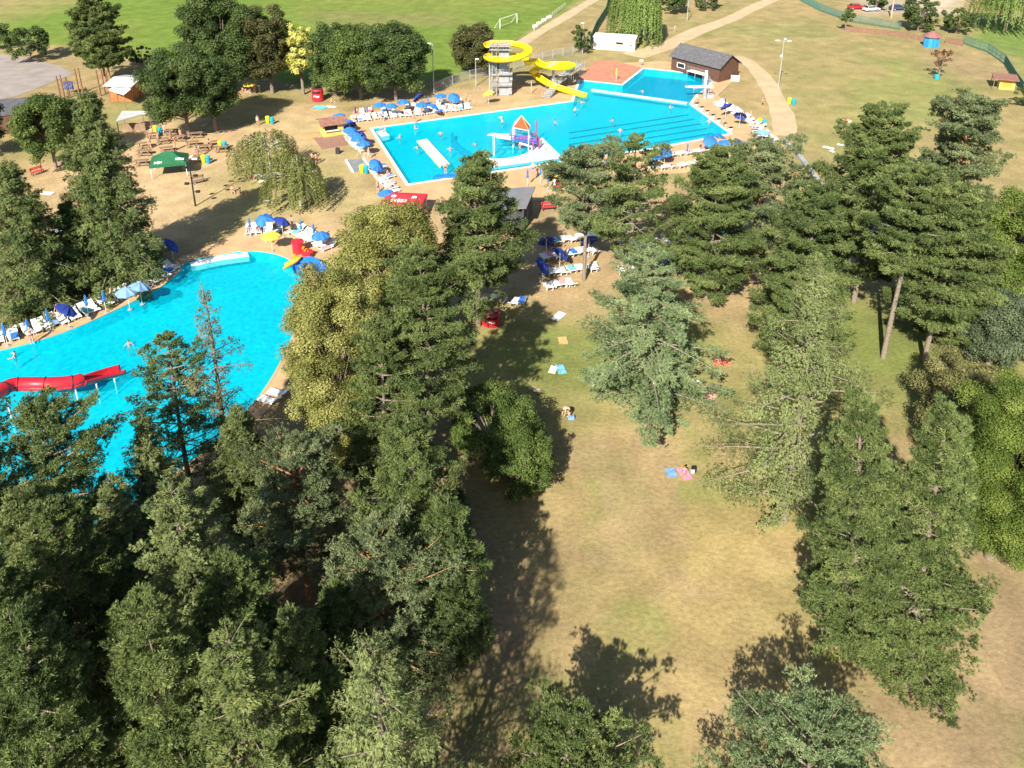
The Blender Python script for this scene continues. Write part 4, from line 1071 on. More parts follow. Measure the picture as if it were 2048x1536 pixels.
# ------------------------------------------------------------------ slides
def flume(pts, rad, m, th=.05, arc=(200, 340), n=9, sub=6, closed=False):
    """open or closed trough swept along a smooth line, with real wall thickness"""
    c = smooth_loop(pts, sub, False) if sub else [Vector(p) for p in pts]
    a0, a1 = math.radians(arc[0]), math.radians(arc[1])
    b = MB(); vs = []; fs = []; k = n * 2 if not closed else n * 2
    for i, p in enumerate(c):
        t = (c[min(i + 1, len(c) - 1)] - c[max(i - 1, 0)]).normalized()
        s = t.cross(Vector((0, 0, 1))).normalized(); u = s.cross(t)
        for r in (rad + th, rad):
            for j in range(n):
                a = a0 + (a1 - a0) * (j if r > rad else n - 1 - j) / (n - 1)
                vs.append(p + s * math.cos(a) * r + u * math.sin(a) * r)
    for i in range(len(c) - 1):
        for j in range(k):
            j2 = (j + 1) % k; fs.append((i * k + j, i * k + j2, (i + 1) * k + j2, (i + 1) * k + j))
    for e in (0, (len(c) - 1) * k):
        for j in range(n - 1): fs.append((e + j, e + j + 1, e + k - 2 - j, e + k - 1 - j))
    b.add(vs, fs, m)
    return b, c
tb = G(1002, 190)
sl = thing('water_slide', 'tall yellow double-coil water slide on a grey tower', 'water slide', tb)
def loc(p): return Vector(p) - tb
c1 = G(1016, 96, 8.3); c2 = G(1107, 127, 4.6); R1 = 3.5; R2 = 3.35
pts = [];  nA = 30
for i in range(nA + 1):                      # first coil: clockwise from the tower, 1.75 turns
    t = i / nA; a = PI - t * (2 * PI * 1.0 + PI * .98)
    pts.append(Vector((c1.x + R1 * math.cos(a), c1.y + R1 * math.sin(a), 9.0 - 3.2 * t)))
nB = 24; z0 = 5.6
for i in range(1, nB + 1):                    # second coil the other way
    t = i / nB; a = PI + t * 2 * PI * .98
    pts.append(Vector((c2.x + R2 * math.cos(a), c2.y + R2 * math.sin(a), z0 - 2.5 * t)))
for q in [(1066, 142, 2.6), (1078, 154, 2.0), (1100, 167, 1.4), (1130, 178, .9), (1172, 190, .3)]: pts.append(G(*q))
pl = [loc(p) for p in pts]
b, cl = flume(pl, .62, YELLOW, .06, (165, 375), 11, 3)
fl = b.build('flume', sl, True)
for i in range(6, len(cl) - 6, 9):
    b = MB(); p = cl[i]; q = cl[i + 1]; t = (q - p).normalized(); s = t.cross(Vector((0, 0, 1))).normalized(); u = s.cross(t)
    ring = [p + s * math.cos(a) * .72 + u * math.sin(a) * .72 for a in [math.radians(170 + 22 * k) for k in range(10)]]
    b.tube(ring, .03, mat('yellow_flange', (.7, .5, .01), .4), 4); b.build('flange', fl)
for (cx_, cy_, zt) in [(loc(c1).x, loc(c1).y, 8.2), (loc(c2).x, loc(c2).y, 5.0)]:
    b = MB(); b.tube([(cx_, cy_, 0), (cx_, cy_, zt)], .22, STEEL, 10)
    for a in (0, PI / 2, PI, 1.5 * PI):
        rr = R1 - .35
        b.tube([(cx_, cy_, zt - 1.2), (cx_ + rr * math.cos(a), cy_ + rr * math.sin(a), zt - 2.2)], .07, STEEL, 6)
    b.build('support_column', sl)
b = MB(); b.tube([(loc(c1).x - 3.2, loc(c1).y + .3, 0), (loc(c1).x - 3.2, loc(c1).y + .3, 6.8)], .15, STEEL, 8); b.build('support_column', sl)
for q in [(1063, 158, 2.6), (1100, 168, 1.5), (1138, 181, .7)]:
    p = loc(G(*q)); b = MB(); b.tube([(p.x, p.y, 0), (p.x, p.y, q[2] - .3)], .09, STEEL, 8); b.build('support_column', sl)
tw = thing('slide_tower', 'grey concrete slide tower with stair cages and landings', 'tower', tb)
b = MB(); b.box((.55, .5, 4.6), (1.7, 1.2, 9.2), CONC); b.build('shaft', tw)
b = MB(); b.box((1.75, .6, 3.6), (.5, 1.3, 1.8), CONC); b.box((1.6, .4, 1.3), (.6, 1.3, 2.2), CONC); b.build('side_block', tw)
for px_ in (-1.5, -.75):
    b = MB()
    for y in (-.5, .9):
        b.tube([(px_, y, 0), (px_, y, 9.4)], .06, STEEL, 5)
    for k in range(12):
        z = k * .76; b.tube([(px_, -.5, z), (px_, .9, z + .72)], .035, STEEL, 4); b.tube([(px_, .9, z), (px_, -.5, z + .72)], .035, STEEL, 4)
    b.build('lattice_mast', tw)
for k in range(5):
    z0_ = k * 1.8; b = MB(); sgn = 1 if k % 2 else -1
    for j in range(9): b.box((-1.1 + sgn * 0, -.6 + (j if k % 2 else 8 - j) * .19, z0_ + .2 + j * .2), (1.0, .24, .05), STEEL)
    for x in (-1.58, -.62): b.tube([(x, -.7 if k % 2 else 1.05, z0_ + 1.1), (x, 1.05 if k % 2 else -.7, z0_ + 2.9)], .03, STEEL, 4)
    b.build('stair_flight', tw)
for z in (1.9, 3.9, 6.3, 8.3):
    b = MB(); b.slab([(-1.9, -.9, z), (2.0, -.9, z), (2.0, -.1, z), (-1.9, -.1, z)] if z > 6 else [(-1.7, -.8, z), (1.9, -.8, z), (1.9, -.1, z), (-1.7, -.1, z)], .1, CONC)
    for x in np.linspace(-1.85, 1.9, 9): b.tube([(x, -.85, z), (x, -.85, z + .95)], .018, STEEL, 4)
    b.tube([(-1.85, -.85, z + .95), (1.9, -.85, z + .95)], .03, STEEL, 4); b.build('landing', tw)
b = MB(); b.slab([(-2.0, -1.0, 8.95), (1.6, -1.0, 8.95), (1.6, 1.2, 8.95), (-2.0, 1.2, 8.95)], .12, CONC)
for x in np.linspace(-1.95, 1.55, 12):
    b.tube([(x, -.95, 8.95), (x, -.95, 10.0)], .02, ORANGE, 4)
b.tube([(-1.95, -.95, 10.0), (1.55, -.95, 10.0)], .03, STEEL, 4); b.build('platform', tw)
# straight steel stair beside the flume
s0, s1 = G(1092, 196), G(1160, 148); d = s1 - s0; r = thing('footbridge_stair', 'grey metal stair ramp crossing above the slide outlet', 'stairs', s0)
b = MB(); L_ = d.length; ux = d / L_; nx_ = Vector((-ux.y, ux.x, 0)); N_ = 30
for j in range(N_):
    p = ux * (L_ * (j + .5) / N_); z = .15 + min(1.9, j * .14)
    q = ux * (L_ / N_ * .5)
    b.slab([p - q + nx_ * .75 + V3((0, 0, z)), p - q - nx_ * .75 + V3((0, 0, z)), p + q - nx_ * .75 + V3((0, 0, z)), p + q + nx_ * .75 + V3((0, 0, z))], .07, STEEL)
b.build('treads', r)
for sg in (1, -1):
    b = MB(); top = []
    for j in range(0, N_ + 1, 2):
        p = ux * (L_ * j / N_) + nx_ * .78 * sg; z = .15 + min(1.9, j * .14); b.tube([p + V3((0, 0, 0)), p + V3((0, 0, z + .95))], .03, DARK if sg < 0 and j < 16 else STEEL, 4); top.append(p + V3((0, 0, z + .95)))
    b.tube(top, .035, STEEL, 5); b.build('railing', r)
# red tube slide over the curved pool
p_ = [(-40, 800, 3.0), (0, 782, 2.6), (14, 774, 2.45), (30, 769, 2.3), (60, 768, 2.1), (90, 768, 1.95), (120, 767, 1.75), (148, 764, 1.55), (162, 760, 1.4)]
r0 = G(60, 780); rt = thing('tube_slide', 'red enclosed tube slide ending in an open chute above the curved pool', 'water slide', r0)
tp = [G(*q) - r0 for q in p_]
b, c_ = flume(tp, .5, RED, .05, (0, 359.9), 17, 5); tube_o = b.build('tube', rt, True)
for i in range(7, len(c_) - 2, 9):
    b = MB(); t = (c_[i + 1] - c_[i - 1]).normalized(); s = t.cross(V3((0, 0, 1))).normalized(); u = s.cross(t)
    b.tube([c_[i] + (s * math.cos(a) + u * math.sin(a)) * .57 for a in np.linspace(0, 2 * PI, 18)], .035, DARK, 4, False); b.build('joint_ring', tube_o)
op = [G(*q) - r0 for q in [(160, 761, 1.4), (185, 753, 1.0), (215, 744, .6), (246, 736, .3)]]
b, c_ = flume(op, .52, RED, .06, (170, 370), 11, 5); b.build('chute', rt, True)
for q, sp in [((78, 786), 2.0), ((150, 775), 1.1), ((192, 766), .7), ((228, 755), .35), ((12, 795), 2.2)]:
    p = G(*q, sp) - r0; b = MB(); b.tube([(p.x, p.y, -1.3), (p.x, p.y, sp - .1)], .06, WPAINT, 6); b.build('support_post', rt)
# child slides
k0 = G(590, 520); ks = thing('child_slide', 'small red and orange child slide with round tower', 'child slide', k0)
b = MB(); b.lathe([(.62, 0), (.62, 1.25), (.7, 1.3), (.7, 1.4), (.55, 1.42), (.1, 1.55)], G(597, 505) - k0, RED, 14); b.build('tower', ks)
cp = [G(597, 508, 1.15) - k0, G(588, 518, .9) - k0, G(578, 524, .5) - k0, G(566, 531, .1) - k0]
b, _ = flume(cp, .42, ORANGE, .07, (185, 355), 9, 5); b.build('chute', ks, True)
b = MB(); q = G(606, 512) - k0
for j in range(5): b.box((q.x + .1 + j * .22, q.y - j * .1, 1.0 - j * .2), (.24, .6, .06), ORANGE)
b.box((q.x + .5, q.y - .6, .55), (1.1, .06, .6), RED, rz=-.4); b.box((q.x + .6, q.y + .1, .55), (1.1, .06, .6), RED, rz=-.4); b.build('steps', ks)
k0 = G(620, 530); ks = thing('child_slide', 'small curved blue child slide beside the red one', 'child slide', k0)
cp = [G(645, 550, 1.7) - k0, G(640, 538, 1.6) - k0, G(630, 524, 1.4) - k0, G(616, 517, 1.1) - k0, G(602, 520, .7) - k0, G(595, 530, .4) - k0, G(598, 542, .1) - k0]
b, _ = flume(cp, .5, BGLOSS, .07, (180, 360), 9, 5); b.build('chute', ks, True)
for q in [(640, 540, 1.5), (616, 519, 1.0)]:
    p = G(*q) - k0; b = MB(); b.tube([(p.x, p.y, -.1), (p.x, p.y, q[2] - .4)], .06, STEEL, 6); b.build('post', ks)
p = G(650, 556) - k0; b = MB()
for j in range(7): b.box((p.x + .05 + j * .12, p.y - j * .05, 1.5 - j * .22), (.16, .8, .05), BGLOSS)
b.build('ladder', ks)

# ------------------------------------------------------------------ water playground in the big pool
g0 = G(1040, 290); pg = thing('water_playground', 'water playground with red pyramid roof on white frame', 'playground', g0)
b = MB(); w = 1.25; H_ = 4.4
fl_, fr_ = G(1026, 293) - g0, G(1057, 300) - g0; bk = V3((.2, 2.0, 0))
cs = [fl_, fr_, fr_ + bk, fl_ + bk]
for c in cs: b.tube([(c.x, c.y, -1.2), (c.x, c.y, H_ - 1.4)], .07, WPAINT, 8)
for i in range(4):
    a, c = cs[i], cs[(i + 1) % 4]; b.tube([(a.x, a.y, H_ - 1.45), (c.x, c.y, H_ - 1.45)], .06, WPAINT, 6)
b.build('frame', pg)
cen = sum(cs, V3((0, 0, 0))) / 4; b = MB()
base = [cen + (c - cen) * 1.02 + V3((0, 0, H_ - 1.4)) for c in cs]; apx = cen + V3((0, 0, H_ + .3))
b.add([*base, apx], [(0, 1, 4), (1, 2, 4), (2, 3, 4), (3, 0, 4), (3, 2, 1, 0)], mat('red_roof', (.62, .07, .03), .5, .1)); rf = b.build('roof', pg)
b = MB()
for c in base: b.tube([c, apx], .06, ORANGE if c is base[1] else WPAINT, 6)
b.build('hip_bar', rf)
b = MB(); b.slab([(cs[0].x - .3, cs[0].y - .2, 1.15), (cs[1].x + 1.2, cs[1].y - .2, 1.15), (cs[1].x + 1.2, cs[1].y + 2.1, 1.15), (cs[0].x - .3, cs[0].y + 2.1, 1.15)], .12, BGLOSS); b.build('platform', pg)
MAG = mat('magenta_paint', (.42, .05, .17), .5, .15)
b = MB()
for (x0, y0, x1, y1) in [(cs[0].x - .3, cs[0].y - .25, cs[1].x + 1.2, cs[1].y - .25), (cs[1].x + 1.2, cs[1].y - .25, cs[1].x + 1.2, cs[1].y + 2.1), (cs[0].x - .3, cs[0].y + 2.1, cs[1].x + 1.2, cs[1].y + 2.1)]:
    for t in np.linspace(0, 1, 9): b.tube([(x0 + (x1 - x0) * t, y0 + (y1 - y0) * t, 1.15), (x0 + (x1 - x0) * t, y0 + (y1 - y0) * t, 1.95)], .03, MAG, 4)
    for z in (1.95, 1.55): b.tube([(x0, y0, z), (x1, y1, z)], .04, MAG, 5)
b.build('railing', pg)
for q in [(1072, 283, 3.3), (1066, 300, 1.3), (1078, 297, 1.8)]:
    b = MB(); p = G(q[0], q[1]) - g0; b.tube([(p.x, p.y, -1), (p.x, p.y, q[2])], .12, MAG, 8); b.build('climbing_post', pg)
b, _ = flume([G(1038, 276, 1.2) - g0, G(1020, 274, .9) - g0, G(1005, 272, .5) - g0, G(996, 271, .15) - g0], .45, WPAINT, .06, (185, 355), 9, 4); b.build('chute', pg, True)
b, _ = flume([G(1040, 282, 1.1) - g0, G(1055, 287, .7) - g0, G(1068, 292, .2) - g0], .4, WPAINT, .06, (185, 355), 9, 4); b.build('chute', pg, True)
p0 = G(988, 308); sp = thing('water_mushroom', 'white water spout post with round cantilever plate', 'water spout', p0)
b = MB(); b.tube([(0, 0, -1.2), (0, 0, 2.9)], .13, WPAINT, 10); b.build('post', sp)
b = MB(); b.slab([(-.9, -.25, 3.0), (1.9, -.25, 3.0), (2.2, .2, 3.0), (-.6, .25, 3.0)], .12, WPAINT); b.box((.0, 0, 3.08), (.8, .45, .1), mat('pink_paint', (.7, .3, .35), .5)); b.build('plate', sp)
# pale slatted raft across the pool
c4 = [G(835, 282), G(853, 278), G(898, 327), G(880, 333)]
r = thing('floating_walkway', 'pale slatted raft with yellow beams lying in the big pool', 'raft', c4[0])
b = MB()
for j in range(22):
    t0, t1 = j / 22, (j + .72) / 22; A = c4[0].lerp(c4[3], t0); B_ = c4[1].lerp(c4[2], t0); C_ = c4[1].lerp(c4[2], t1); D_ = c4[0].lerp(c4[3], t1)
    b.slab([v - c4[0] + V3((0, 0, .05)) for v in (A, B_, C_, D_)], .1, mat('pale_grating', (.55, .6, .56), .6, .2, 3))
b.build('slats', r)
for a_, e_ in ((c4[0], c4[3]), (c4[1], c4[2])):
    b = MB(); b.tube([a_ - c4[0] + V3((0, 0, -.06)), e_ - c4[0] + V3((0, 0, -.06))], .14, mat('pale_yellow_beam', (.62, .55, .25), .6), 6); b.build('beam', r)
b = MB(); p = G(890, 356); b.prism([(-1.6, -.4), (1.4, -.1), (1.5, .8), (-1.2, .5)], .02, .3, BGLOSS); o = b.build('gym_mat'); o.location = p; tag(o, 'blue mat lying on the front edge of the big pool', 'mat')
# diving platform
d0 = G(1408, 196); dv = thing('diving_platform', 'white concrete diving platform with board over deep water', 'diving board', d0)
b = MB(); b.box((0, .0, 1.0), (.5, .6, 2.0), CONC); b.box((1.0, .2, .35), (1.3, 1.1, .7), CONC); b.build('base', dv)
b = MB(); b.box((.1, .4, 2.6), (.42, .5, 4.4), LCONC); b.build('column', dv)
b = MB(); b.slab([(-3.4, .35, 2.1), (-3.3, -.25, 2.1), (1.4, -.55, 2.1), (1.4, .95, 2.1)], .16, LCONC); b.build('board', dv)
for y in (-.5, .9):
    b = MB()
    for x in (-.2, .5, 1.3): b.tube([(x, y, 2.1), (x, y, 3.0)], .025, STEEL, 4)
    b.tube([(-.2, y, 3.0), (1.3, y, 3.0)], .03, STEEL, 4); b.build('railing', dv)
b = MB()
for x in (-.25, .25):
    b.tube([(x + .2, -1.5, 0), (x + .2, -.5, 2.1)], .03, STEEL, 4)
for k in range(7): b.tube([(-.05, -1.5 + k * .14, .15 + k * .29), (.45, -1.5 + k * .14, .15 + k * .29)], .02, STEEL, 4)
b.build('ladder', dv)
# ------------------------------------------------------------------ buildings
def frame_at(a, b):
    """origin at a, x axis towards b"""
    d = b - a; return math.atan2(d.y, d.x), d.length
def wall_with_window(b, x0, x1, z1, y, t, m, win=None):
    b.box(((x0 + x1) / 2, y + t / 2, z1 / 2), (x1 - x0, t, z1), m)
# swimming-pool house
a, c = G(1342, 139), G(1437, 165); rz, w = frame_at(a, c)
r = thing('pool_house', 'dark wooden pool house with slate roof behind the diving pool', 'house', a, rz)
D_ = 5.6; he = 2.9; hr = 4.8
b = MB(); b.box((w / 2, .09, he / 2), (w, .18, he), WOODD); b.box((w / 2, D_ - .09, he / 2), (w, .18, he), WOODD)
for x in (.09, w - .09):
    b.box((x, D_ / 2, he / 2), (.18, D_ - .37, he), WOODD)
    b.add([(x - .08, .2, he), (x + .08, .2, he), (x - .08, D_ - .2, he), (x + .08, D_ - .2, he), (x - .08, D_ / 2, hr - .15), (x + .08, D_ / 2, hr - .15)], [(0, 1, 5, 4), (2, 4, 5, 3), (0, 4, 2), (1, 3, 5), (0, 2, 3, 1)], WOODD)
b.build('wall', r)
b = MB(); e = .45
for s, (y0, y1) in enumerate(((-e, D_ / 2), (D_ + e, D_ / 2))):
    z0 = he - .15
    b.slab([(-e, y0, z0), (w + e, y0, z0), (w + e, y1, hr), (-e, y1, hr)] if s == 0 else [(w + e, y0, z0), (-e, y0, z0), (-e, y1 + .01, hr + .004), (w + e, y1 + .01, hr + .004)], .12, SLATE)
b.build('roof', r)
b = MB(); b.box((2.4, -.03, 1.75), (1.9, .1, .1), WPAINT); b.box((2.4, -.03, .85), (1.9, .1, .1), WPAINT); b.box((1.5, -.03, 1.3), (.1, .1, .8), WPAINT); b.box((3.3, -.03, 1.3), (.1, .1, .8), WPAINT)
f = b.build('window', r); b = MB(); b.box((2.4, -.01, 1.3), (1.7, .04, .8), mat('dark_glass', (.03, .03, .035), .15)); b.build('pane', f)
b = MB(); b.slab([(5.0, -1.5, 1.15), (9.0, -1.5, 1.15), (9.0, -.05, 1.15), (5.0, -.05, 1.15)], .1, LCONC); b.build('balcony', r)
b = MB()
for x in np.linspace(5.05, 8.95, 12): b.tube([(x, -1.45, 1.15), (x, -1.45, 2.05)], .02, STEEL, 4)
b.tube([(5.05, -1.45, 2.05), (8.95, -1.45, 2.05)], .03, STEEL, 4)
for x in (5.1, 7, 8.9): b.tube([(x, -1.4, 0), (x, -1.4, 1.05)], .05, STEEL, 5)
b.build('balcony_railing', r)
b = MB()
for j in range(6): b.box((9.3 + j * .22, -.9, .95 - j * .17), (.24, 1.0, .05), STEEL)
b.build('stairs', r)
b = MB(); b.box((5.8, -.03, .95), (.9, .06, 1.9), mat('door_brown', (.1, .05, .03), .6)); b.build('door', r)
# white cabin
a, c = G(1187, 98), G(1269, 103); rz, w = frame_at(a, c); r = thing('cabin', 'white flat-roofed cabin under the weeping willow', 'cabin', a, rz)
b = MB(); b.box((w / 2, 1.7, 1.3), (w, 3.4, 2.6), mat('cabin_white', (.74, .74, .73), .6, .06, .5)); b.build('wall', r)
b = MB(); b.slab([(-.2, -.2, 2.75), (w + .2, -.2, 2.75), (w + .2, 3.6, 2.75), (-.2, 3.6, 2.75)], .14, mat('cabin_roof', (.66, .66, .65), .7, .1, .5)); b.build('roof', r)
b = MB(); b.box((w * .63, -.02, 1.55), (1.7, .06, .7), WPAINT); f = b.build('window', r)
b = MB(); b.box((w * .63, -.045, 1.55), (1.5, .04, .52), mat('dark_glass', (.03, .03, .035))); b.build('pane', f)
b = MB(); b.box((w * .9, -.25, 1.7), (.7, .4, .55), STEEL); b.build('cooler_unit', r)
b = MB(); b.box((w * .3, -.03, 1.0), (.85, .06, 2.0), LCONC); b.build('door', r)
# yellow kiosk on its deck
a, c = G(647, 276), G(690, 270); rz, w = frame_at(a, c); r = thing('snack_kiosk', 'small yellow wooden kiosk with brown roof on a deck', 'kiosk', a, rz)
b = MB(); b.box((w / 2, .06, .55), (w, .12, .9), WOODY); b.box((w - .5, .06, 1.5), (1.0, .12, 1.1), WOODY); b.box((.15, .06, 1.5), (.3, .12, 1.1), WOODY)
b.box((.06, 1.3, 1.1), (.12, 2.3, 2.0), WOODY); b.box((w - .06, 1.3, 1.1), (.12, 2.3, 2.0), WOODY); b.box((w / 2, 2.5, 1.1), (w, .12, 2.0), WOODY); b.box((w / 2, .06, 1.97), (w, .14, .18), WOODY); b.build('wall', r)
b = MB(); b.slab([(-.45, -.55, 2.05), (w + .45, -.55, 2.05), (w + .35, 1.25, 2.75), (-.35, 1.25, 2.75)], .1, BROOF); b.slab([(-.35, 1.26, 2.752), (w + .35, 1.26, 2.752), (w + .45, 3.1, 2.05), (-.45, 3.1, 2.05)], .1, BROOF); b.build('roof', r)
b = MB(); b.box((w * .42, -.15, 1.02), (w * .7, .4, .06), WPAINT); b.build('counter', r)
b = MB(); b.box((w * .38, .25, 1.5), (w * .55, .05, .9), DARK); b.build('hatch', r)
p0, p1, p2, p3 = G(627, 277), G(644, 299), G(696, 290), G(683, 272); o = thing('timber_deck', 'brown timber deck in front of the yellow kiosk', 'deck', p1)
b = MB(); b.slab([(v - p1) + V3((0, 0, .12)) for v in (p1, p2, p3, p0)], .14, WOODB); b.build('boards', o)
# footbath
q = [G(692, 321), G(706, 345), G(742, 339), G(727, 318)]; o = thing('footbath', 'grey sunken footbath with pale kerbs left of the terrace', 'footbath', q[0])
b = MB(); b.slab([v - q[0] + V3((0, 0, .04)) for v in (q[0], q[3], q[2], q[1])], .12, mat('footbath_grey', (.2, .21, .23), .5, .25, 1)); b.build('basin', o)
for u, v in ((0, 1), (3, 2)):
    A, B_ = q[u] - q[0], q[v] - q[0]; d = (B_ - A).normalized(); n_ = V3((-d.y, d.x, 0)) * .16
    b = MB(); b.prism([(A + n_).to_2d(), (B_ + n_).to_2d(), (B_ - n_).to_2d(), (A - n_).to_2d()], .0, .17, LCONC); b.build('kerb', o)
q0 = G(716, 314); o = thing('shower_post', 'shower post beside the grey footbath', 'shower', q0); b = MB(); b.tube([(0, 0, 0), (0, 0, 2.2), (.3, -.2, 2.3)], .05, STEEL, 6); b.box((.35, -.25, 2.26), (.25, .25, .06), STEEL); b.build('post', o)
# orange cabin with grey roof, awnings
a, c = G(264, 204), G(300, 184); rz, w = frame_at(a, c); r = thing('snack_cabin', 'orange wooden cabin with pale grey roof behind the oaks', 'cabin', a, rz); w = max(w, 4.2)
b = MB(); b.box((w / 2, .06, 1.4), (w, .12, 2.8), WOODO); b.box((w / 2, 3.9, 1.4), (w, .12, 2.8), WOODO); b.box((.06, 1.97, 1.4), (.12, 3.7, 2.8), WOODO); b.box((w - .06, 1.97, 1.4), (.12, 3.7, 2.8), WOODO); b.build('wall', r)
b = MB(); b.slab([(-.5, -.7, 2.85), (w / 2, -.7, 3.5), (w / 2, 4.5, 3.5), (-.5, 4.5, 2.85)], .1, GREYROOF); b.slab([(w / 2 + .01, -.7, 3.503), (w + .5, -.7, 2.85), (w + .5, 4.5, 2.85), (w / 2 + .01, 4.5, 3.503)], .1, GREYROOF); b.build('roof', r)
b = MB(); b.box((w * .5, -.03, 1.0), (.95, .06, 2.0), mat('cabin_door', (.3, .1, .03), .6)); b.build('door', r)
q = [G(217, 180, 2.5), G(235, 166, 2.6), G(262, 178, 2.6), G(247, 190, 2.4)]; o = thing('awning', 'white awning stretched left of the orange cabin', 'awning', V3((q[3].x, q[3].y, 0)))
b = MB(); b.slab([v - o.location for v in q[::-1]], .06, WPAINT); b.build('sheet', o)
for v in q: b = MB(); v2 = v - o.location; b.tube([(v2.x, v2.y, 0), (v2.x, v2.y, v2.z - .05)], .05, WOODT, 5); b.build('post', o)
q = [G(229, 166, 2.75), G(250, 152, 2.9), G(268, 160, 2.9), G(263, 172, 2.7)]; o = thing('tarpaulin', 'bright blue tarpaulin on the edge of the pale grey roof', 'tarpaulin', V3((q[3].x, q[3].y, 0)))
b = MB(); b.slab([v - o.location + V3((0, 0, .12)) for v in q[::-1]], .05, mat('tarp_blue', (.02, .3, .6), .5, .12, 1)); b.build('sheet', o)
# open grey shed
zz = 2.5; q = [G(231, 243, zz), G(244, 222, 2.9), G(300, 222, 2.9), G(286, 228, zz)]; base = V3((q[0].x, q[0].y, 0)); o = thing('open_shed', 'open timber shed with grey sheet roof by the picnic tables', 'shed', base)
b = MB(); b.slab([v - base for v in (q[0], q[3], q[2], q[1])], .12, GREYROOF); b.build('roof', o)
for v in q:
    v = v - base; b = MB(); b.tube([(v.x * .93 + .2, v.y * .93, 0), (v.x * .93 + .2, v.y * .93, v.z - .1)], .08, WOODT, 5); b.build('post', o)
b = MB(); m_ = (q[0] - base + q[3] - base) / 2; b.box((m_.x, m_.y + 1.4, .55), (3.2, .5, 1.1), WOODT); b.build('bar_counter', o)
# dark roof at the left edge
q = [G(-60, 235, 3.2), G(-20, 200, 3.8), G(105, 190, 3.8), G(88, 222, 3.2)]; base = V3((q[0].x, q[0].y, 0)); o = thing('club_house', 'low building with dark roof and blue edge in the upper left shade', 'house', base)
b = MB(); b.slab([v - base for v in (q[0], q[3], q[2], q[1])], .2, SLATE); b.build('roof', o)
b = MB(); qq = [v - base for v in q]; b.prism([(v.x * .94 + .4, v.y * .94 + .3) for v in qq], 0, 3.0, WOODD); b.build('wall', o)  # dark boards stand in for the shade lying on this wall
b = MB(); b.tube([qq[3] + V3((0, 0, .05)), qq[2] + V3((0, 0, .05))], .18, BGLOSS, 6); b.build('fascia', o)
# climbing posts of the playground
for i, (x, y, ty) in enumerate([(121, 197, 152), (129, 198, 150), (139, 195, 154), (158, 186, 138), (166, 190, 136), (201, 192, 140), (210, 187, 138), (219, 186, 142)]):
    p = G(x, y); h = height_for(p, ty); o = thing('timber_post', '%s brown climbing post of the playground from the left' % ORD[i], 'post', p, 0, 'playground posts')
    b = MB(); b.tube([(0, 0, 0), (.03, .02, h * .5), (0, 0, h)], [.17, .15, .13], mat('post_brown', (.22, .12, .07), .8, .3, 4), 7); b.build('shaft', o)
    b = MB(); b.tube([(0, 0, h * .45), (.9, .2, h * .62)], .03, STEEL, 4); b.build('rope_bar', o)
p = G(140, 187); o = thing('play_house', 'navy play panel between the climbing posts', 'play panel', p); b = MB(); b.box((0, 0, 1.5), (1.6, .15, 1.5), mat('navy_panel', (.05, .07, .2), .5)); b.build('panel', o); b = MB(); b.tube([(-.7, 0, 0), (-.7, 0, .8)], .06, STEEL, 5); b.tube([(.7, 0, 0), (.7, 0, .8)], .06, STEEL, 5); b.build('legs', o)
# dark shed roof behind the tall pine
q = [G(1071, 373, 3.3), G(1053, 415, 3.3)]; d = q[1] - q[0]; base = V3((q[1].x, q[1].y, 0)); rz = math.atan2(-d.y, -d.x); L_ = d.length
r = thing('service_building', 'dark shed with sloping slate roof behind the bare pine trunk', 'shed', base, rz)
b = MB(); b.slab([(0, 0, 3.3), (L_, 0, 3.3), (L_, 5.4, 2.5), (0, 5.4, 2.5)], .15, mat('slate_sheet', (.17, .17, .185), .7, .1, .8)); b.build('roof', r)
b = MB(); b.prism([(.2, .35), (L_ - .2, .35), (L_ - .2, 5.1), (.2, 5.1)], 0, 2.3, mat('shed_wall', (.06, .06, .065), .8)); b.box((L_ / 2, .43, 2.7), (L_ - .4, .16, .8), mat('shed_wall', (.06, .06, .065))); b.build('wall', r)
b = MB(); b.box((L_ * .4, .33, 1.0), (.9, .05, 2.0), mat('shed_door', (.12, .12, .13), .6)); b.build('door', r)
# huts on the far meadow
p = G(1861, 93); r = thing('octagonal_hut', 'small blue octagonal hut with red-brown roof', 'hut', p)
b = MB(); b.lathe([(1.6, 0), (1.6, 2.3)], (0, 0, 0), plank_mat('blue_boards', (.02, .28, .62), (.01, .17, .45), 0, 5), 8); b.build('wall', r)
b = MB(); b.lathe([(1.95, 2.2), (1.95, 2.32), (1.2, 2.85), (.3, 3.3), (.05, 3.4)], (0, 0, 0), mat('hut_roof', (.25, .11, .1), .8, .2, 2), 8); b.build('roof', r)
b = MB(); b.box((0, -1.52, 1.0), (.9, .06, 1.9), mat('hut_door', (.02, .2, .48), .6)); b.build('door', r)
a, c = G(1997, 178), G(2028, 181); rz, w = frame_at(a, c); r = thing('orange_hut', 'small orange hut with flat brown roof beside the fence corner', 'hut', a, rz)
b = MB(); b.box((w / 2, 1.2, 1.0), (w, 2.4, 2.0), WOODY); b.build('wall', r)
b = MB(); b.slab([(-1.2, -.9, 2.05), (w + .4, -.9, 2.05), (w + .4, 2.8, 2.25), (-1.2, 2.8, 2.25)], .14, BROOF); b.build('roof', r)
b = MB(); b.tube([(-1.0, -.7, 0), (-1.0, -.7, 1.95)], .06, WOODT, 5); b.tube([(-1.0, 2.5, 0), (-1.0, 2.5, 2.1)], .06, WOODT, 5); b.build('post', r)
b = MB(); b.box((w * .5, -.02, .95), (w * .6, .06, .9), mat('hatch_orange', (.6, .28, .04), .6)); b.build('hatch', r)
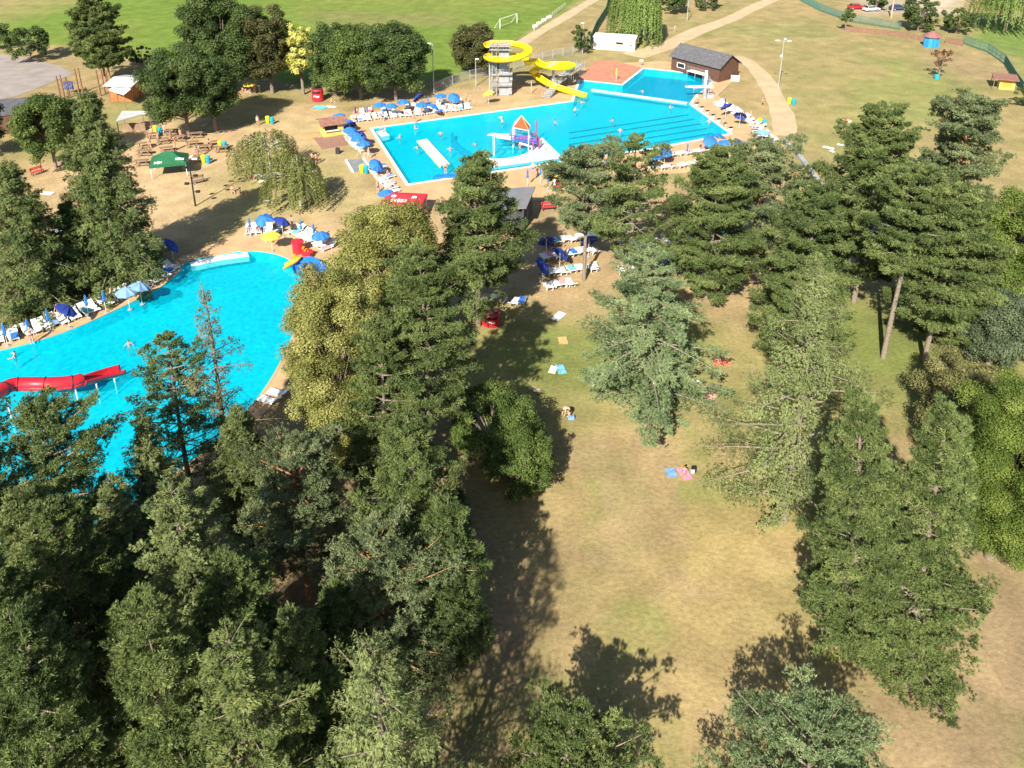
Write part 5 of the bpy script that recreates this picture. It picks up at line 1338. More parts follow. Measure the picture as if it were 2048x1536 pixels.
# ------------------------------------------------------------------ canopies and red kiosks
def canopy(name, label, ctr, wx, wy, z, rise, m, rz, marks=()):
    p = G(*ctr, z); p.z = 0; r = thing(name, label, 'canopy', p, rz)
    b = MB(); hx, hy = wx / 2, wy / 2
    vs = [(-hx, -hy, z), (hx, -hy, z), (hx, hy, z), (-hx, hy, z), (-.22 * hx, 0, z + rise), (.22 * hx, 0, z + rise)]
    vs += [(x, y, zz - .05) for x, y, zz in vs]
    b.add(vs, [(0, 1, 5, 4), (2, 3, 4, 5), (1, 2, 5), (3, 0, 4), (6, 10, 11, 7), (8, 11, 10, 9), (7, 11, 8), (9, 10, 6), (0, 6, 7, 1), (1, 7, 8, 2), (2, 8, 9, 3), (3, 9, 6, 0)], m)
    c = b.build('roof_cloth', r)
    for i, (A, B_) in enumerate((((-hx, -hy), (hx, -hy)), ((hx, -hy), (hx, hy)), ((hx, hy), (-hx, hy)), ((-hx, hy), (-hx, -hy)))):
        b = MB(); d = (V3((*B_, 0)) - V3((*A, 0))).normalized(); n_ = V3((d.y, -d.x, 0)) * .015
        b.prism([(V3((*A, 0)) + n_).to_2d(), (V3((*B_, 0)) + n_).to_2d(), (V3((*B_, 0)) + n_ * 3).to_2d(), (V3((*A, 0)) + n_ * 3).to_2d()], z - .32, z - .02, m); b.build('valance', r)
    for x in (-hx + .1, hx - .1):
        for y in (-hy + .1, hy - .1): b = MB(); b.tube([(x, y, 0), (x, y, z - .02)], .045, WPAINT, 6); b.build('post', r)
    # white lettering blots on the sloping cloth: wordmark too far off to read
    for (u, v, lu, lv) in marks:
        b = MB()
        sl = rise / hy
        def pt(x, y): return (x, y, z + (y + hy) * sl + .03)
        n = 5
        for k in range(n):
            x0 = u + lu * (k / n - .5); x1 = x0 + lu / n * .72; dy = .05 * math.sin(k * 2.1)
            b.add([pt(x0, v - lv / 2 + dy), pt(x1, v - lv / 2 + dy), pt(x1 + .05, v + lv / 2 - dy), pt(x0 + .05, v + lv / 2 - dy)], [(0, 1, 2, 3)], WPAINT)
        b.build('lettering', c)
    return r
canopy('market_canopy', 'red canopy with white lettering at the front corner of the big pool', (809, 397), 4.8, 3.4, 1.95, .5, REDC, -.12, [(-.4, -1.1, 2.0, .5), (-1.2, -.35, .6, .4), (1.3, -.4, .6, .4)])
canopy('market_canopy', 'dark green canopy with white marks beside the picnic tables', (338, 319), 4.6, 3.7, 1.9, 1.15, GREENC, .28, [(-1.2, -1.5, 1.0, .3), (1.3, -1.2, .7, .3)])
def can_kiosk(px, py, label, s=1.0):
    p = G(px, py); r = thing('can_kiosk', label, 'kiosk', p); r.scale = (s, s, s * (.75 if s < 1 else 1))
    b = MB(); b.lathe([(.85, 0), (1.0, .15), (1.0, 1.95), (.9, 2.1)], (0, 0, 0), RED, 20); b.build('body', r)
    b = MB(); b.lathe([(.92, 2.1), (.92, 2.18), (.8, 2.2), (.3, 2.2)], (0, 0, 0), mat('dark_lid', (.12, .03, .03), .6), 20); b.build('lid', r)
    b = MB()
    for k in range(7):
        a = -PI / 2 + (k - 3) * .14; b.box((1.0 * math.cos(a), 1.0 * math.sin(a), 1.0 + .09 * math.sin(k * 1.0)), (.02, .15, .26), WPAINT, rz=a)
    b.build('lettering', r)
    b = MB()
    for k in range(9):
        a = -PI / 2 + (k - 4) * .16; b.box((1.005 * math.cos(a), 1.005 * math.sin(a), 1.65), (.03, .17, .4), DARK, rz=a)
    b.build('serving_hatch', r)
can_kiosk(636, 201, 'red can-shaped drinks kiosk under the trees above the yellow kiosk')
can_kiosk(982, 648, 'red can-shaped drinks kiosk in shade beside the bare pine trunk', .85)
# ------------------------------------------------------------------ lamps
def lamp(px, py, ty, heads, label, m=STEEL, side=None, speakers=0):
    p = G(px, py); h = height_for(p, ty); r = thing('lamp_post', label, 'lamp post', p)
    b = MB(); b.tube([(0, 0, 0), (0, 0, h * .5), (0, 0, h)], [.11, .085, .05], m, 8); b.build('pole', r)
    for (dx, dy) in heads:
        b = MB(); b.tube([(0, 0, h - .15), (dx * .6, dy * .6, h)], .03, m, 5); b.box((dx * .85, dy * .85, h + .02), (.62 if abs(dx) >= abs(dy) else .3, .3 if abs(dx) >= abs(dy) else .62, .12), WPAINT); b.build('lamp_head', r)
    if side: b = MB(); b.box((-.2, -.1, h * side), (.35, .3, .3), WPAINT); b.build('floodlight', r)
    for k in range(speakers):
        b = MB(); z = h * (.32 + .17 * k); s = -1 if k % 2 else 1; b.tube([(0, 0, z), (s * .5, -.1, z)], .03, DARK, 4); b.box((s * .6, -.1, z), (.5, .3, .25), DARK); b.build('loudspeaker', r)
    return r
lamp(1556, 181, 81, [(-1.35, 0), (.95, -.35), (.6, 1.2)], 'tall lamp post with three white heads beside the curving footpath', side=.7)
lamp(868, 186, 87, [(-.6, 0)], 'slim lamp post with one head in front of the dark row by the field')
lamp(1165, 108, 46, [(-.2, 0)], 'slim lamp post left of the white cabin')
lamp(391, 412, 318, [(-1.0, 0), (.9, 0), (.1, .9)], 'dark lamp post with loudspeakers on the sandy plaza', DARK, speakers=4)
lamp(952, 172, 118, [(.3, 0)], 'short lamp post left of the slide tower')
lamp(1374, 42, -12, [(-.3, 0)], 'lamp post beside the top gravel track')
p = G(1782, 36); o = thing('utility_pole', 'thick tan utility pole beside the parked cars', 'pole', p); b = MB(); b.tube([(0, 0, 0), (0, 0, 7)], [.22, .17], mat('tan_pole', (.45, .33, .22), .8, .15, 3), 8); b.build('shaft', o)
b = MB(); b.box((0, 0, 6.6), (1.6, .1, .12), WOODT); b.build('crossarm', o)
# ------------------------------------------------------------------ fences, walls, goal
def fence(name, pts, h, label, m, step=2.4, picket=.0):
    c = [G(*q) for q in pts]; r = thing(name, label, 'fence', c[0]); o_ = c[0]
    bm_ = MB(); made = set()
    for a, e in zip(c, c[1:]):
        d = e - a; n = max(1, int(d.length / step))
        for k in range(n + 1):
            p = a.lerp(e, k / n) - o_; kk = (round(p.x, 1), round(p.y, 1))
            if kk in made: continue
            made.add(kk); b = MB(); b.box((p.x, p.y, h / 2), (.07, .07, h), m); b.build('post', r)
        u = d.normalized(); rz = math.atan2(u.y, u.x); mid = (a + e) / 2 - o_
        for z in (.12, h * .5, h - .06): bm_.box((mid.x, mid.y, z), (d.length, .035, .05), m, rz=rz)
        if picket:
            for k in range(int(d.length / picket)):
                p = a + u * (k + .5) * picket - o_; bm_.box((p.x, p.y, h * .5), (.03, .02, h * .96), m, rz=rz)
    bm_.build('mesh_panel', r)
    return r
fence('picket_fence', [(868, 187), (905, 170), (940, 160), (982, 152)], 1.9, 'grey picket fence between the field and the slide tower', STEEL, 2.4, .22)
fence('picket_fence', [(1028, 140), (1085, 120), (1165, 105)], 1.8, 'grey picket fence right of the slide coils', STEEL, 2.4, .22)
fence('mesh_fence', [(1180, 92), (1192, 62), (1212, 30), (1218, 0)], 2.2, 'dark green mesh fence climbing behind the white cabin', FENCEG, 2.2, .1)
fence('mesh_fence', [(1570, -14), (1640, 22), (1700, 44), (1800, 60)], 1.9, 'dark green mesh fence along the top of the meadow', FENCEG, 2.2, .09)
fence('mesh_fence', [(1927, 88), (1975, 105), (2008, 128), (2030, 165), (2048, 190), (2090, 260)], 1.9, 'grey green fence bending round the right meadow corner', FENCEG, 2.0, .12)
fence('sports_fence', [(1130, 14), (1068, 62)], 1.1, 'low white rail beside the sports field track', WPAINT, 2.0)
b = MB(); pts = [G(*q) for q in [(1690, 62), (1770, 70), (1852, 82)]]; o0 = pts[0]
for a, e in zip(pts, pts[1:]):
    d = (e - a).normalized(); n_ = V3((-d.y, d.x, 0)) * .15; b.prism([(a - o0 + n_).to_2d(), (e - o0 + n_).to_2d(), (e - o0 - n_).to_2d(), (a - o0 - n_).to_2d()], 0, 1.1, mat('brick_red', (.2, .115, .08), .9, .2, 3))
o = b.build('brick_wall'); o.location = o0; tag(o, 'long low brown brick wall left of the blue hut', 'wall')
b = MB(); a, e = G(1890, 86), G(1925, 92); d = e - a; b.box((d.x / 2, d.y / 2, .6), (d.length, .3, 1.2), mat('brick_red', (.2, .115, .08)), rz=math.atan2(d.y, d.x)); o = b.build('brick_wall'); o.location = a; tag(o, 'short brown brick wall right of the blue hut', 'wall')
b = MB(); pts = [G(*q) for q in [(1566, 283), (1590, 305), (1618, 340), (1642, 375)]]; o0 = pts[0]
for a, e in zip(pts, pts[1:]):
    d = (e - a).normalized(); n_ = V3((-d.y, d.x, 0)) * .32; b.prism([(a - o0 + n_).to_2d(), (e - o0 + n_).to_2d(), (e - o0 - n_).to_2d(), (a - o0 - n_).to_2d()], -.1, .45, CONC)
o = b.build('concrete_wall'); o.location = o0; tag(o, 'low grey concrete wall running down from the pool corner', 'wall')
a, e = G(1000, 58), G(1034, 46); r = thing('football_goal', 'white football goal on the sports field', 'goal', a); d = e - a; h = 2.3; bk = V3((-d.y, d.x, 0)).normalized() * 1.6
b = MB(); b.tube([(0, 0, 0), (0, 0, h), (d.x, d.y, h), (d.x, d.y, 0)], .07, WPAINT, 6); b.build('goal_frame', r)
b = MB()
for t in (0, 1): q = d * t; b.tube([(q.x, q.y, h), (q.x + bk.x, q.y + bk.y, 0)], .035, WPAINT, 4)
b.tube([bk, d + bk], .035, WPAINT, 4); b.build('net_stay', r)
for i, (x, y, c) in enumerate([(1070, 56, WPAINT), (1078, 50, CREAM), (1088, 44, WPAINT), (1098, 38, WPAINT)]):
    o = thing('advert_board', '%s pale board on the field margin counted from the goal' % ORD[i], 'board', G(x, y), .65, 'boards beside the field'); b = MB(); b.box((0, 0, .5), (1.5, .06, .7), c); b.build('panel', o); b = MB(); b.box((-.6, .02, .08), (.06, .05, .16), STEEL); b.box((.6, .02, .08), (.06, .05, .16), STEEL); b.build('feet', o)
# ------------------------------------------------------------------ litter bins, tables, benches
def mk_bin(m):
    def f():
        r = thing('litter_bin', 'litter bin', 'bin'); b = MB(); b.lathe([(.26, .05), (.33, .9), (.33, .95)], (0, 0, 0), m, 12); b.build('body', r)
        b = MB(); b.lathe([(.36, .95), (.36, 1.02), (.2, 1.16), (.05, 1.2)], (0, 0, 0), m, 12); b.build('lid', r); return r
    return f
BINY, BINB = Kind(mk_bin(mat('bin_yellow', (.75, .6, .02), .5, .06))), Kind(mk_bin(mat('bin_blue', (.01, .3, .5), .5, .06)))
for (x, y, w) in [(441, 296, 'at the upper end of the picnic tables'), (408, 325, 'right of the dark green canopy'), (312, 266, 'in front of the open grey shed'), (536, 246, 'above the upper weeping birch'), (724, 345, 'at the grey footbath'), (1578, 208, 'beside the curving footpath'), (1519, 250, 'at the right pool corner'), (1150, 345, 'left of the pine tops by the pool')]:
    BINY(G(x, y), 0, 'yellow litter bin ' + w, 'bin', 'litter bins'); BINB(G(x + 9, y + 2), 0, 'blue litter bin ' + w, 'bin', 'litter bins')
p = G(1873, 158); o = thing('tree_tub', 'blue tub at the foot of the copper-leaved tree', 'tub', p); b = MB(); b.lathe([(.4, 0), (.5, .8), (.42, .8), (.38, .6)], (0, 0, 0), TEAL, 10); b.build('tub', o)
def mk_table():
    r = thing('picnic_table', 'picnic table', 'picnic table'); b = MB()
    for k in range(4): b.box((0, -.3 + k * .2, .74), (1.8, .17, .05), WOODT)
    b.build('tabletop', r)
    for s in (-1, 1): b = MB(); b.box((0, s * .72, .45), (1.8, .28, .05), WOODT); b.build('bench', r)
    for x in (-.65, .65):
        b = MB(); b.bar((x, -.7, 0), (x, -.2, .72), .09, WOODT); b.bar((x, .7, 0), (x, .2, .72), .09, WOODT); b.box((x, 0, .4), (.07, 1.5, .08), WOODT); b.build('leg', r)
    return r
TABLE = Kind(mk_table); n = 0
for row, (x0, y0, x1, y1, k) in enumerate([(300, 277, 345, 268, 2), (287, 294, 395, 274, 4), (290, 311, 385, 294, 3), (398, 302, 432, 292, 2), (282, 330, 296, 326, 1), (390, 322, 440, 304, 2)]):
    for i in range(k):
        t = i / max(1, k - 1); TABLE(G(x0 + (x1 - x0) * t, y0 + (y1 - y0) * t) + V3((random.uniform(-.3, .3), random.uniform(-.3, .3), .0)), .25 + random.gauss(0, .15), '%s picnic table from the left in the %s row near the sheds' % (ORD[i], ORD[row]), 'picnic table', 'picnic tables'); n += 1
def mk_bench(m):
    def f():
        r = thing('bench', 'bench', 'bench'); b = MB()
        for k in range(3): b.box((0, -.2 + k * .17, .45), (1.7, .14, .05), m)
        b.build('seat', r); b = MB(); b.box((0, .3, .72), (1.7, .05, .14), m); b.box((0, .33, .9), (1.7, .05, .14), m); b.build('backrest', r)
        for x in (-.7, .7): b = MB(); b.box((x, -.15, .21), (.07, .07, .42), DARK); b.box((x, .3, .45), (.07, .07, .9), DARK); b.build('leg', r)
        return r
    return f
BR = Kind(mk_bench(REDC)); BW = Kind(mk_bench(WOODT))
BR(G(76, 348), 1.0, 'red bench under the spruces at the left plaza edge', 'bench')
BR(G(1097, 420), .2, 'red bench right of the dark shed', 'bench'); BR(G(1123, 378), .1, 'red bench between the dark shed and the pool deck', 'bench')
BW(G(842, 438), .3, 'brown bench below the red canopy', 'bench'); BW(G(398, 366), .7, 'dark bench on the plaza beside the lamp post', 'bench')
p = G(1108, 375); o = thing('beach_flag', 'tall yellow and white banner right of the dark shed', 'banner', p); b = MB(); b.tube([(0, 0, 0), (0, 0, 2.6)], .03, WPAINT, 5); b.build('pole', o); b = MB(); b.box((.24, 0, 1.9), (.42, .03, 1.3), YCANVAS); b.build('flag', o); b = MB(); b.box((.24, 0, .8), (.42, .03, .8), WPAINT); b.build('lower_panel', o)
p = G(125, 470); o = thing('ping_pong_table', 'white table tennis table in the spruce shade', 'table', p); b = MB(); b.box((0, 0, .74), (2.4, 1.4, .05), WPAINT); b.build('tabletop', o)
b = MB(); b.box((-.8, 0, .36), (.1, 1.1, .72), STEEL); b.box((.8, 0, .36), (.1, 1.1, .72), STEEL); b.build('leg', o)
p = G(541, 482); o = thing('lifeguard_chair', 'white lifeguard chair under the yellow parasol', 'chair', p); b = MB()
for x in (-.4, .4):
    for y in (-.4, .4): b.tube([(x, y, 0), (x * .7, y * .7, 1.5)], .04, WPAINT, 5)
b.build('legs', o); b = MB(); b.box((0, 0, 1.5), (.65, .6, .06), WPAINT); b.box((0, .3, 1.85), (.65, .06, .7), WPAINT); b.build('seat', o)
p = G(1282, 132); o = thing('floodlight_box', 'white box lamp at the far corner of the diving pool', 'lamp', p); b = MB(); b.tube([(0, 0, 0), (0, 0, 1.0)], .05, STEEL, 6); b.build('post', o); b = MB(); b.box((0, 0, 1.1), (.7, .4, .25), WPAINT); b.build('head', o)
p = G(1470, 161); o = thing('storage_box', 'white storage chest right of the diving platform', 'chest', p, -.25); b = MB(); b.box((0, 0, .4), (1.5, .8, .8), WPAINT); b.build('body', o); b = MB(); b.box((0, 0, .84), (1.6, .9, .08), WPAINT); b.build('lid', o)
p = G(1452, 178); o = thing('steel_rail', 'steel railing above the right pool corner', 'railing', p); b = MB(); e = G(1432, 196) - p
for t in np.linspace(0, 1, 5): q = e * t; b.tube([(q.x, q.y, 0), (q.x, q.y, 1)], .025, STEEL, 4)
b.build('posts', o); b = MB(); b.tube([(0, 0, 1), (e.x, e.y, 1)], .03, STEEL, 4); b.build('handrail', o)
p = G(655, 292); o = thing('sandwich_sign', 'small dark sign board on the sand below the timber deck', 'sign', G(676, 307)); b = MB(); b.box((0, -.18, .45), (.6, .04, .9), DARK, rx=-.2); b.box((0, .18, .45), (.6, .04, .9), DARK, rx=.2); b.build('boards', o)
# ------------------------------------------------------------------ cars
def car(px, py, rz, m, label):
    r = thing('parked_car', label, 'car', G(px, py), rz, 'parked cars')
    b = MB(); prof = [(-2.05, .35), (-2.1, .75), (-1.95, .95), (1.0, .95), (1.95, .8), (2.1, .6), (2.05, .35)]
    n = len(prof); vs = [(x, -.85, z) for x, z in prof] + [(x, .85, z) for x, z in prof]
    b.add(vs, [tuple(range(n)), tuple(range(n, 2 * n))[::-1]] + [(i, (i + 1) % n, n + (i + 1) % n, n + i) for i in range(n)], m)
    pr = [(-1.75, .95), (-1.3, 1.42), (.3, 1.42), (1.05, .95)]; vs = [(x, -.78 if z < 1 else -.62, z) for x, z in pr] + [(x, .78 if z < 1 else .62, z) for x, z in pr]
    b.add(vs, [(0, 1, 2, 3), (7, 6, 5, 4), (1, 5, 6, 2)], m); b.build('body', r)
    g = MB(); GL = mat('dark_glass', (.03, .03, .035))
    g.add([(1.07, -.76, .96), (1.07, .76, .96), (.34, .6, 1.41), (.34, -.6, 1.41)], [(0, 1, 2, 3)], GL); g.build('windscreen', r)
    g = MB(); g.add([(-1.77, -.76, .96), (-1.77, .76, .96), (-1.33, .6, 1.41), (-1.33, -.6, 1.41)], [(3, 2, 1, 0)], GL); g.build('rear_window', r)
    for s in (-1, 1): g = MB(); g.add([(-1.55, s * .79, 1.0), (.9, s * .79, 1.0), (.3, s * .65, 1.38), (-1.25, s * .65, 1.38)], [(0, 1, 2, 3)], GL); g.build('side_window', r)
    for x in (-1.3, 1.3):
        for s in (-1, 1): g = MB(); g.tube([(x, s * .72, .32), (x, s * .9, .32)], .32, DARK, 14); w_ = g.build('wheel', r); g = MB(); g.tube([(x, s * .9, .32), (x, s * .92, .32)], .19, STEEL, 10); g.build('rim', w_)
    for s in (-1, 1): g = MB(); g.box((2.06, s * .6, .66), (.1, .35, .14), WPAINT); g.build('headlight', r)
car(1712, 18, .1, mat('car_red', (.5, .02, .03), .3, .05), 'red parked car beyond the meadow fence'); car(1742, 22, .25, mat('car_silver', (.55, .58, .62), .3, .05), 'silver parked car beyond the meadow fence'); car(1795, 20, .15, mat('car_navy', (.04, .06, .14), .3, .05), 'dark blue parked car behind the utility pole')
# ------------------------------------------------------------------ towels and things on the grass
def towel(px, py, rz, w, l, m, label, m2=None):
    p = G(px, py); b = MB(); nx_, ny_ = 6, 8; vs = []; fs = []
    for i in range(nx_ + 1):
        for j in range(ny_ + 1):
            vs.append((w * (i / nx_ - .5) + random.gauss(0, .012), l * (j / ny_ - .5) + random.gauss(0, .012), .05 + random.uniform(0, .035)))
    N1 = ny_ + 1
    for i in range(nx_):
        for j in range(ny_): fs.append((i * N1 + j, (i + 1) * N1 + j, (i + 1) * N1 + j + 1, i * N1 + j + 1))
    for k, f in enumerate(fs): b.add([vs[q] for q in f], [(0, 1, 2, 3)], m2 if m2 and (k // 2) % 2 else m)
    vs2 = [(-w / 2, -l / 2, .02), (w / 2, -l / 2, .02), (w / 2, l / 2, .02), (-w / 2, l / 2, .02)]; b.add(vs2, [(3, 2, 1, 0)], m)
    o = b.build('beach_towel'); o.location = p; o.rotation_euler = (0, 0, rz); tag(o, label, 'towel', 'towels on the grass')
towel(1117, 633, -.6, .8, 1.5, WPAINT, 'white towel alone on the upper lawn')
towel(1122, 739, .2, .7, 1.3, TURQ, 'turquoise towel left of the silver-green spruce', PBLUE); towel(1106, 740, -.3, .6, 1.0, CREAM, 'cream cloth beside the turquoise towel')
towel(1126, 682, .1, .8, 1.1, mat('straw_mat', (.5, .33, .13), .9, .15, 6), 'straw coloured mat on the upper lawn')
towel(1388, 765, .8, .8, .9, WPAINT, 'white towel in the cluster right of the spruce'); towel(1390, 778, 1.3, .8, 1.4, mat('lilac_towel', (.35, .3, .4), .9, .2, 5), 'lilac towel in the cluster right of the spruce')
towel(1414, 790, 1.1, .8, 1.3, ROSE, 'rose towel in the cluster right of the spruce'); towel(1432, 776, 1.4, .7, 1.1, mat('wine_towel', (.25, .09, .1), .9, .2, 5), 'wine red towel in the cluster right of the spruce')
towel(1443, 726, 1.4, .8, 1.4, mat('coral_towel', (.65, .18, .1), .9, .15, 5), 'coral towel left of the pale larch')
towel(1342, 946, .1, .7, .9, PBLUE, 'light blue towel on the dry lawn'); towel(1369, 948, .3, .7, 1.2, mat('pink_towel', (.7, .22, .34), .9, .2, 8), 'pink towel beneath the sitting child')
towel(1690, 243, 1.2, .9, 2.0, WPAINT, 'white towel with red stripe on the far lawn', REDC); towel(1657, 296, .9, .7, 1.6, WPAINT, 'long white towel left of the leaning pine top'); towel(1684, 290, 1.4, .6, 1.4, WPAINT, 'white towel touching the leaning pine top'); towel(1664, 303, .4, .5, .8, WPAINT, 'small white towel below the two long ones')
towel(640, 215, 1.3, 1.6, 2.2, TURQ, 'wide turquoise towel below the upper red kiosk'); towel(662, 214, 1.3, .8, 1.8, WPAINT, 'white towel right of the wide turquoise one')
towel(522, 352, 1.3, .9, 2.4, WPAINT, 'white towel at the foot of the upper birch'); towel(521, 363, .9, .8, 1.4, CREAM, 'cream towel at the foot of the upper birch'); towel(506, 352, 1.2, .8, 1.6, ROSE, 'rose towel left of the upper birch'); towel(534, 403, 1.5, .5, .9, WPAINT, 'small white towel left of the lower birch')
towel(1069, 779, .9, .5, 1.0, mat('sand_towel', (.45, .36, .25), .9, .2, 5), 'sand coloured cloth at the lawn edge below the turquoise towel')
towel(95, 387, 1.4, .8, 1.6, WPAINT, 'white towel at the left plaza edge')
# ------------------------------------------------------------------ everyone
PK = mat('pink_swimwear', (.7, .2, .35), .7, .1); BK = mat('black_swimwear', (.02, .02, .03), .7); RD = mat('red_swimwear', (.55, .03, .04), .7, .1); GN = mat('green_swimwear', (.05, .3, .2), .7, .1); YL = mat('yellow_swimwear', (.7, .55, .08), .7, .1)
def P_(pn, suit, cl, x, y, rz, label, group=None, sc=1.0, z=.012): 
    return person(pn, suit, cl, G(x, y) + V3((0, 0, z)), rz, label, group, sc)
P_('bend', 'shorts', BK, 1136, 836, -1.2, 'person in dark shorts bending over on the lawn', z=0); 
o = thing('sports_bag', 'small blue bag at the feet of the bending person', 'bag', G(1142, 838)); b = MB(); b.box((0, 0, .16), (.5, .28, .3), PBLUE); b.build('body', o); b = MB(); b.tube([(-.15, 0, .3), (0, 0, .42), (.15, 0, .3)], .02, DARK, 5); b.build('handle', o)
P_('sit', 'dress', PK, 1368, 950, -.3, 'child in pink sitting on a towel on the dry lawn', sc=.8, z=.07)
o = thing('rucksack', 'black and white rucksack right of the child in pink', 'bag', G(1387, 944)); b = MB(); b.box((0, 0, .22), (.32, .24, .44), DARK); b.build('body', o); b = MB(); b.box((-.1, -.14, .18), (.26, .08, .26), WPAINT); b.build('pocket', o)
P_('lie', 'bikini', RD, 1412, 789, 1.1, 'person in red swimwear lying on the rose towel', z=.06); P_('lie', 'shorts', BK, 1389, 778, 1.3, 'person in black lying on the lilac towel', z=.06)
P_('lie', 'shorts', RD, 1443, 725, 1.4, 'person in red lying on the coral towel', z=.06); P_('lie', 'shorts', RD, 1690, 242, 1.2, 'person lying on the striped towel on the far lawn', z=.06)
for i, (x, y, l) in enumerate([(625, 328, 'person in dark shorts walking right of the upper birch'), (633, 329, 'second walker close behind, right of the upper birch')]): P_('walk', 'shorts', BK, x, y, 2.4, l)
P_('stand', 'bikini', RD, 65, 688, .6, 'person standing at the rim of the curved pool on the left'); P_('stand', 'shorts', YL, 547, 492, .5, 'toddler walking below the lifeguard chair', sc=.55)
P_('sit', 'dress', RD, 776, 352, .6, 'person in red sitting at the big pool edge above the red canopy'); P_('stand', 'shorts', BLUE, 756, 385, 1, 'person in blue shorts left of the red canopy')
P_('sit', 'dress', RD, 466, 385, .4, 'person in red sitting in the birch shade'); P_('sit', 'bikini', BK, 482, 388, 2, 'person in black sitting in the birch shade'); P_('stand', 'dress', YL, 493, 395, 1, 'small child in yellow standing in the birch shade', sc=.6)
for i, (x, y, s, c, l) in enumerate([(1066, 348, 'shorts', BLUE, 'person in blue shorts in the group right of the dark shed'), (1075, 352, 'bikini', BK, 'person in black bikini in the group right of the dark shed'), (1084, 355, 'dress', YL, 'person in yellow in the group right of the dark shed'), (1090, 349, 'shorts', GN, 'person in green shorts in the group right of the dark shed'), (1070, 358, 'bikini', PK, 'person in pink bikini in the group right of the dark shed')]):
    P_('stand', s, c, x, y, i * 1.3, l)
for i, (x, y, s, c, l) in enumerate([(486, 182, 'shorts', BK, 'person in black under the far yellow parasol'), (493, 186, 'bikini', RD, 'person in red under the far yellow parasol'), (503, 184, 'shorts', GN, 'person in green under the far yellow parasol'), (510, 187, 'dress', PK, 'person in pink under the far yellow parasol'), (520, 186, 'dress', PBLUE, 'person in pale blue right of the far yellow parasol')]):
    P_('sit' if i < 3 else 'stand', s, c, x, y, i * 1.1, l)
P_('stand', 'dress', WPAINT, 516, 251, .5, 'person in white above the upper birch'); P_('stand', 'dress', WPAINT, 446, 216, .5, 'person in white in the oak shade'); P_('sit', 'shorts', BK, 665, 206, 1, 'person in black sitting right of the upper red kiosk')
P_('walk', 'bikini', BK, 1525, 212, .3, 'person walking between the footpath and the loungers'); P_('walk', 'shorts', BLUE, 1349, 66, .4, 'person walking near the white cabin')
P_('stand', 'shorts', RD, 1446, 258, -2, 'person standing on the edge at the lane end'); P_('stand', 'bikini', RD, 830, 247, .2, 'person on the far pool edge left of centre'); P_('stand', 'shorts', BK, 766, 243, .2, 'person on the far pool edge behind the entry steps'); P_('stand', 'shorts', RD, 891, 350, .2, 'person on the blue mat at the front edge', z=.3)
P_('stand', 'shorts', RD, 762, 266, .2, 'first child on the white entry steps', sc=.7, z=-.06); P_('stand', 'bikini', PK, 770, 268, 2.2, 'second child on the white entry steps', sc=.7, z=-.06)
P_('sit', 'shorts', BK, 990, 330, .2, 'person sitting on the white shelf at its lower left', z=-.05); P_('sit', 'bikini', BLUE, 978, 328, 1, 'second person sitting on the white shelf at its lower left', z=-.05); P_('sit', 'bikini', RD, 1092, 300, 1, 'child sitting in the middle of the white shelf', sc=.7, z=-.05)
P_('walk', 'shorts', BLUE, 1395, 208, .6, 'person walking below the diving platform')
SW = [(881, 268, 'pair of shoulders left of the playground in the big pool'), (830, 256, 'swimmer near the far pool edge left of centre'), (1002, 236, 'swimmer left of the red pyramid roof'), (951, 290, 'swimmer inside the round bay'), (1150, 220, 'swimmer below the slide outlet'), (1163, 205, 'swimmer nearest the slide outlet'), (1226, 242, 'swimmer in the middle of the lanes'), (1418, 244, 'swimmer near the starting blocks'), (1340, 215, 'swimmer below the divider wall'), (1040, 296, 'child in blue under the playground'), (800, 275, 'swimmer at the slatted raft end'), (1240, 262, 'swimmer in the lower lanes'), (1110, 245, 'swimmer right of the playground'), (900, 300, 'swimmer beside the slatted raft'), (30, 712, 'swimmer at the left edge of the curved pool'), (258, 690, 'swimmer alone in the middle of the curved pool'), (1004, 243, 'swimmer close to the far edge'), (835, 296, 'swimmer holding the slatted raft'), (1285, 184, 'swimmer along the divider wall'), (1388, 178, 'swimmer under the diving board')]
for i, (x, y, l) in enumerate(SW):
    P_('swim', ('shorts', 'bikini')[i % 2], (BK, RD, BLUE, PK)[i % 4], x, y, i * 1.7, l, 'swimmers', z=-1.22 if i != 9 else -.9)
for i, (x, y, c, l) in enumerate([(305, 276, RD, 'person in red at the upper left picnic table'), (343, 284, PK, 'person in pink among the middle picnic tables'), (362, 279, BLUE, 'person in blue among the middle picnic tables'), (300, 297, YL, 'person in yellow at the left picnic table'), (352, 300, RD, 'person in red behind the green canopy'), (392, 316, RD, 'person in red right of the green canopy'), (400, 312, WPAINT, 'person in white right of the green canopy'), (420, 300, BK, 'person in black at the right picnic tables'), (318, 288, GN, 'person in green at the left picnic tables'), (330, 270, PK, 'person in pink by the open shed')]):
    P_('stand' if i % 3 else 'walk', ('shorts', 'dress', 'bikini')[i % 3], c, x, y, i * 1.3, l)
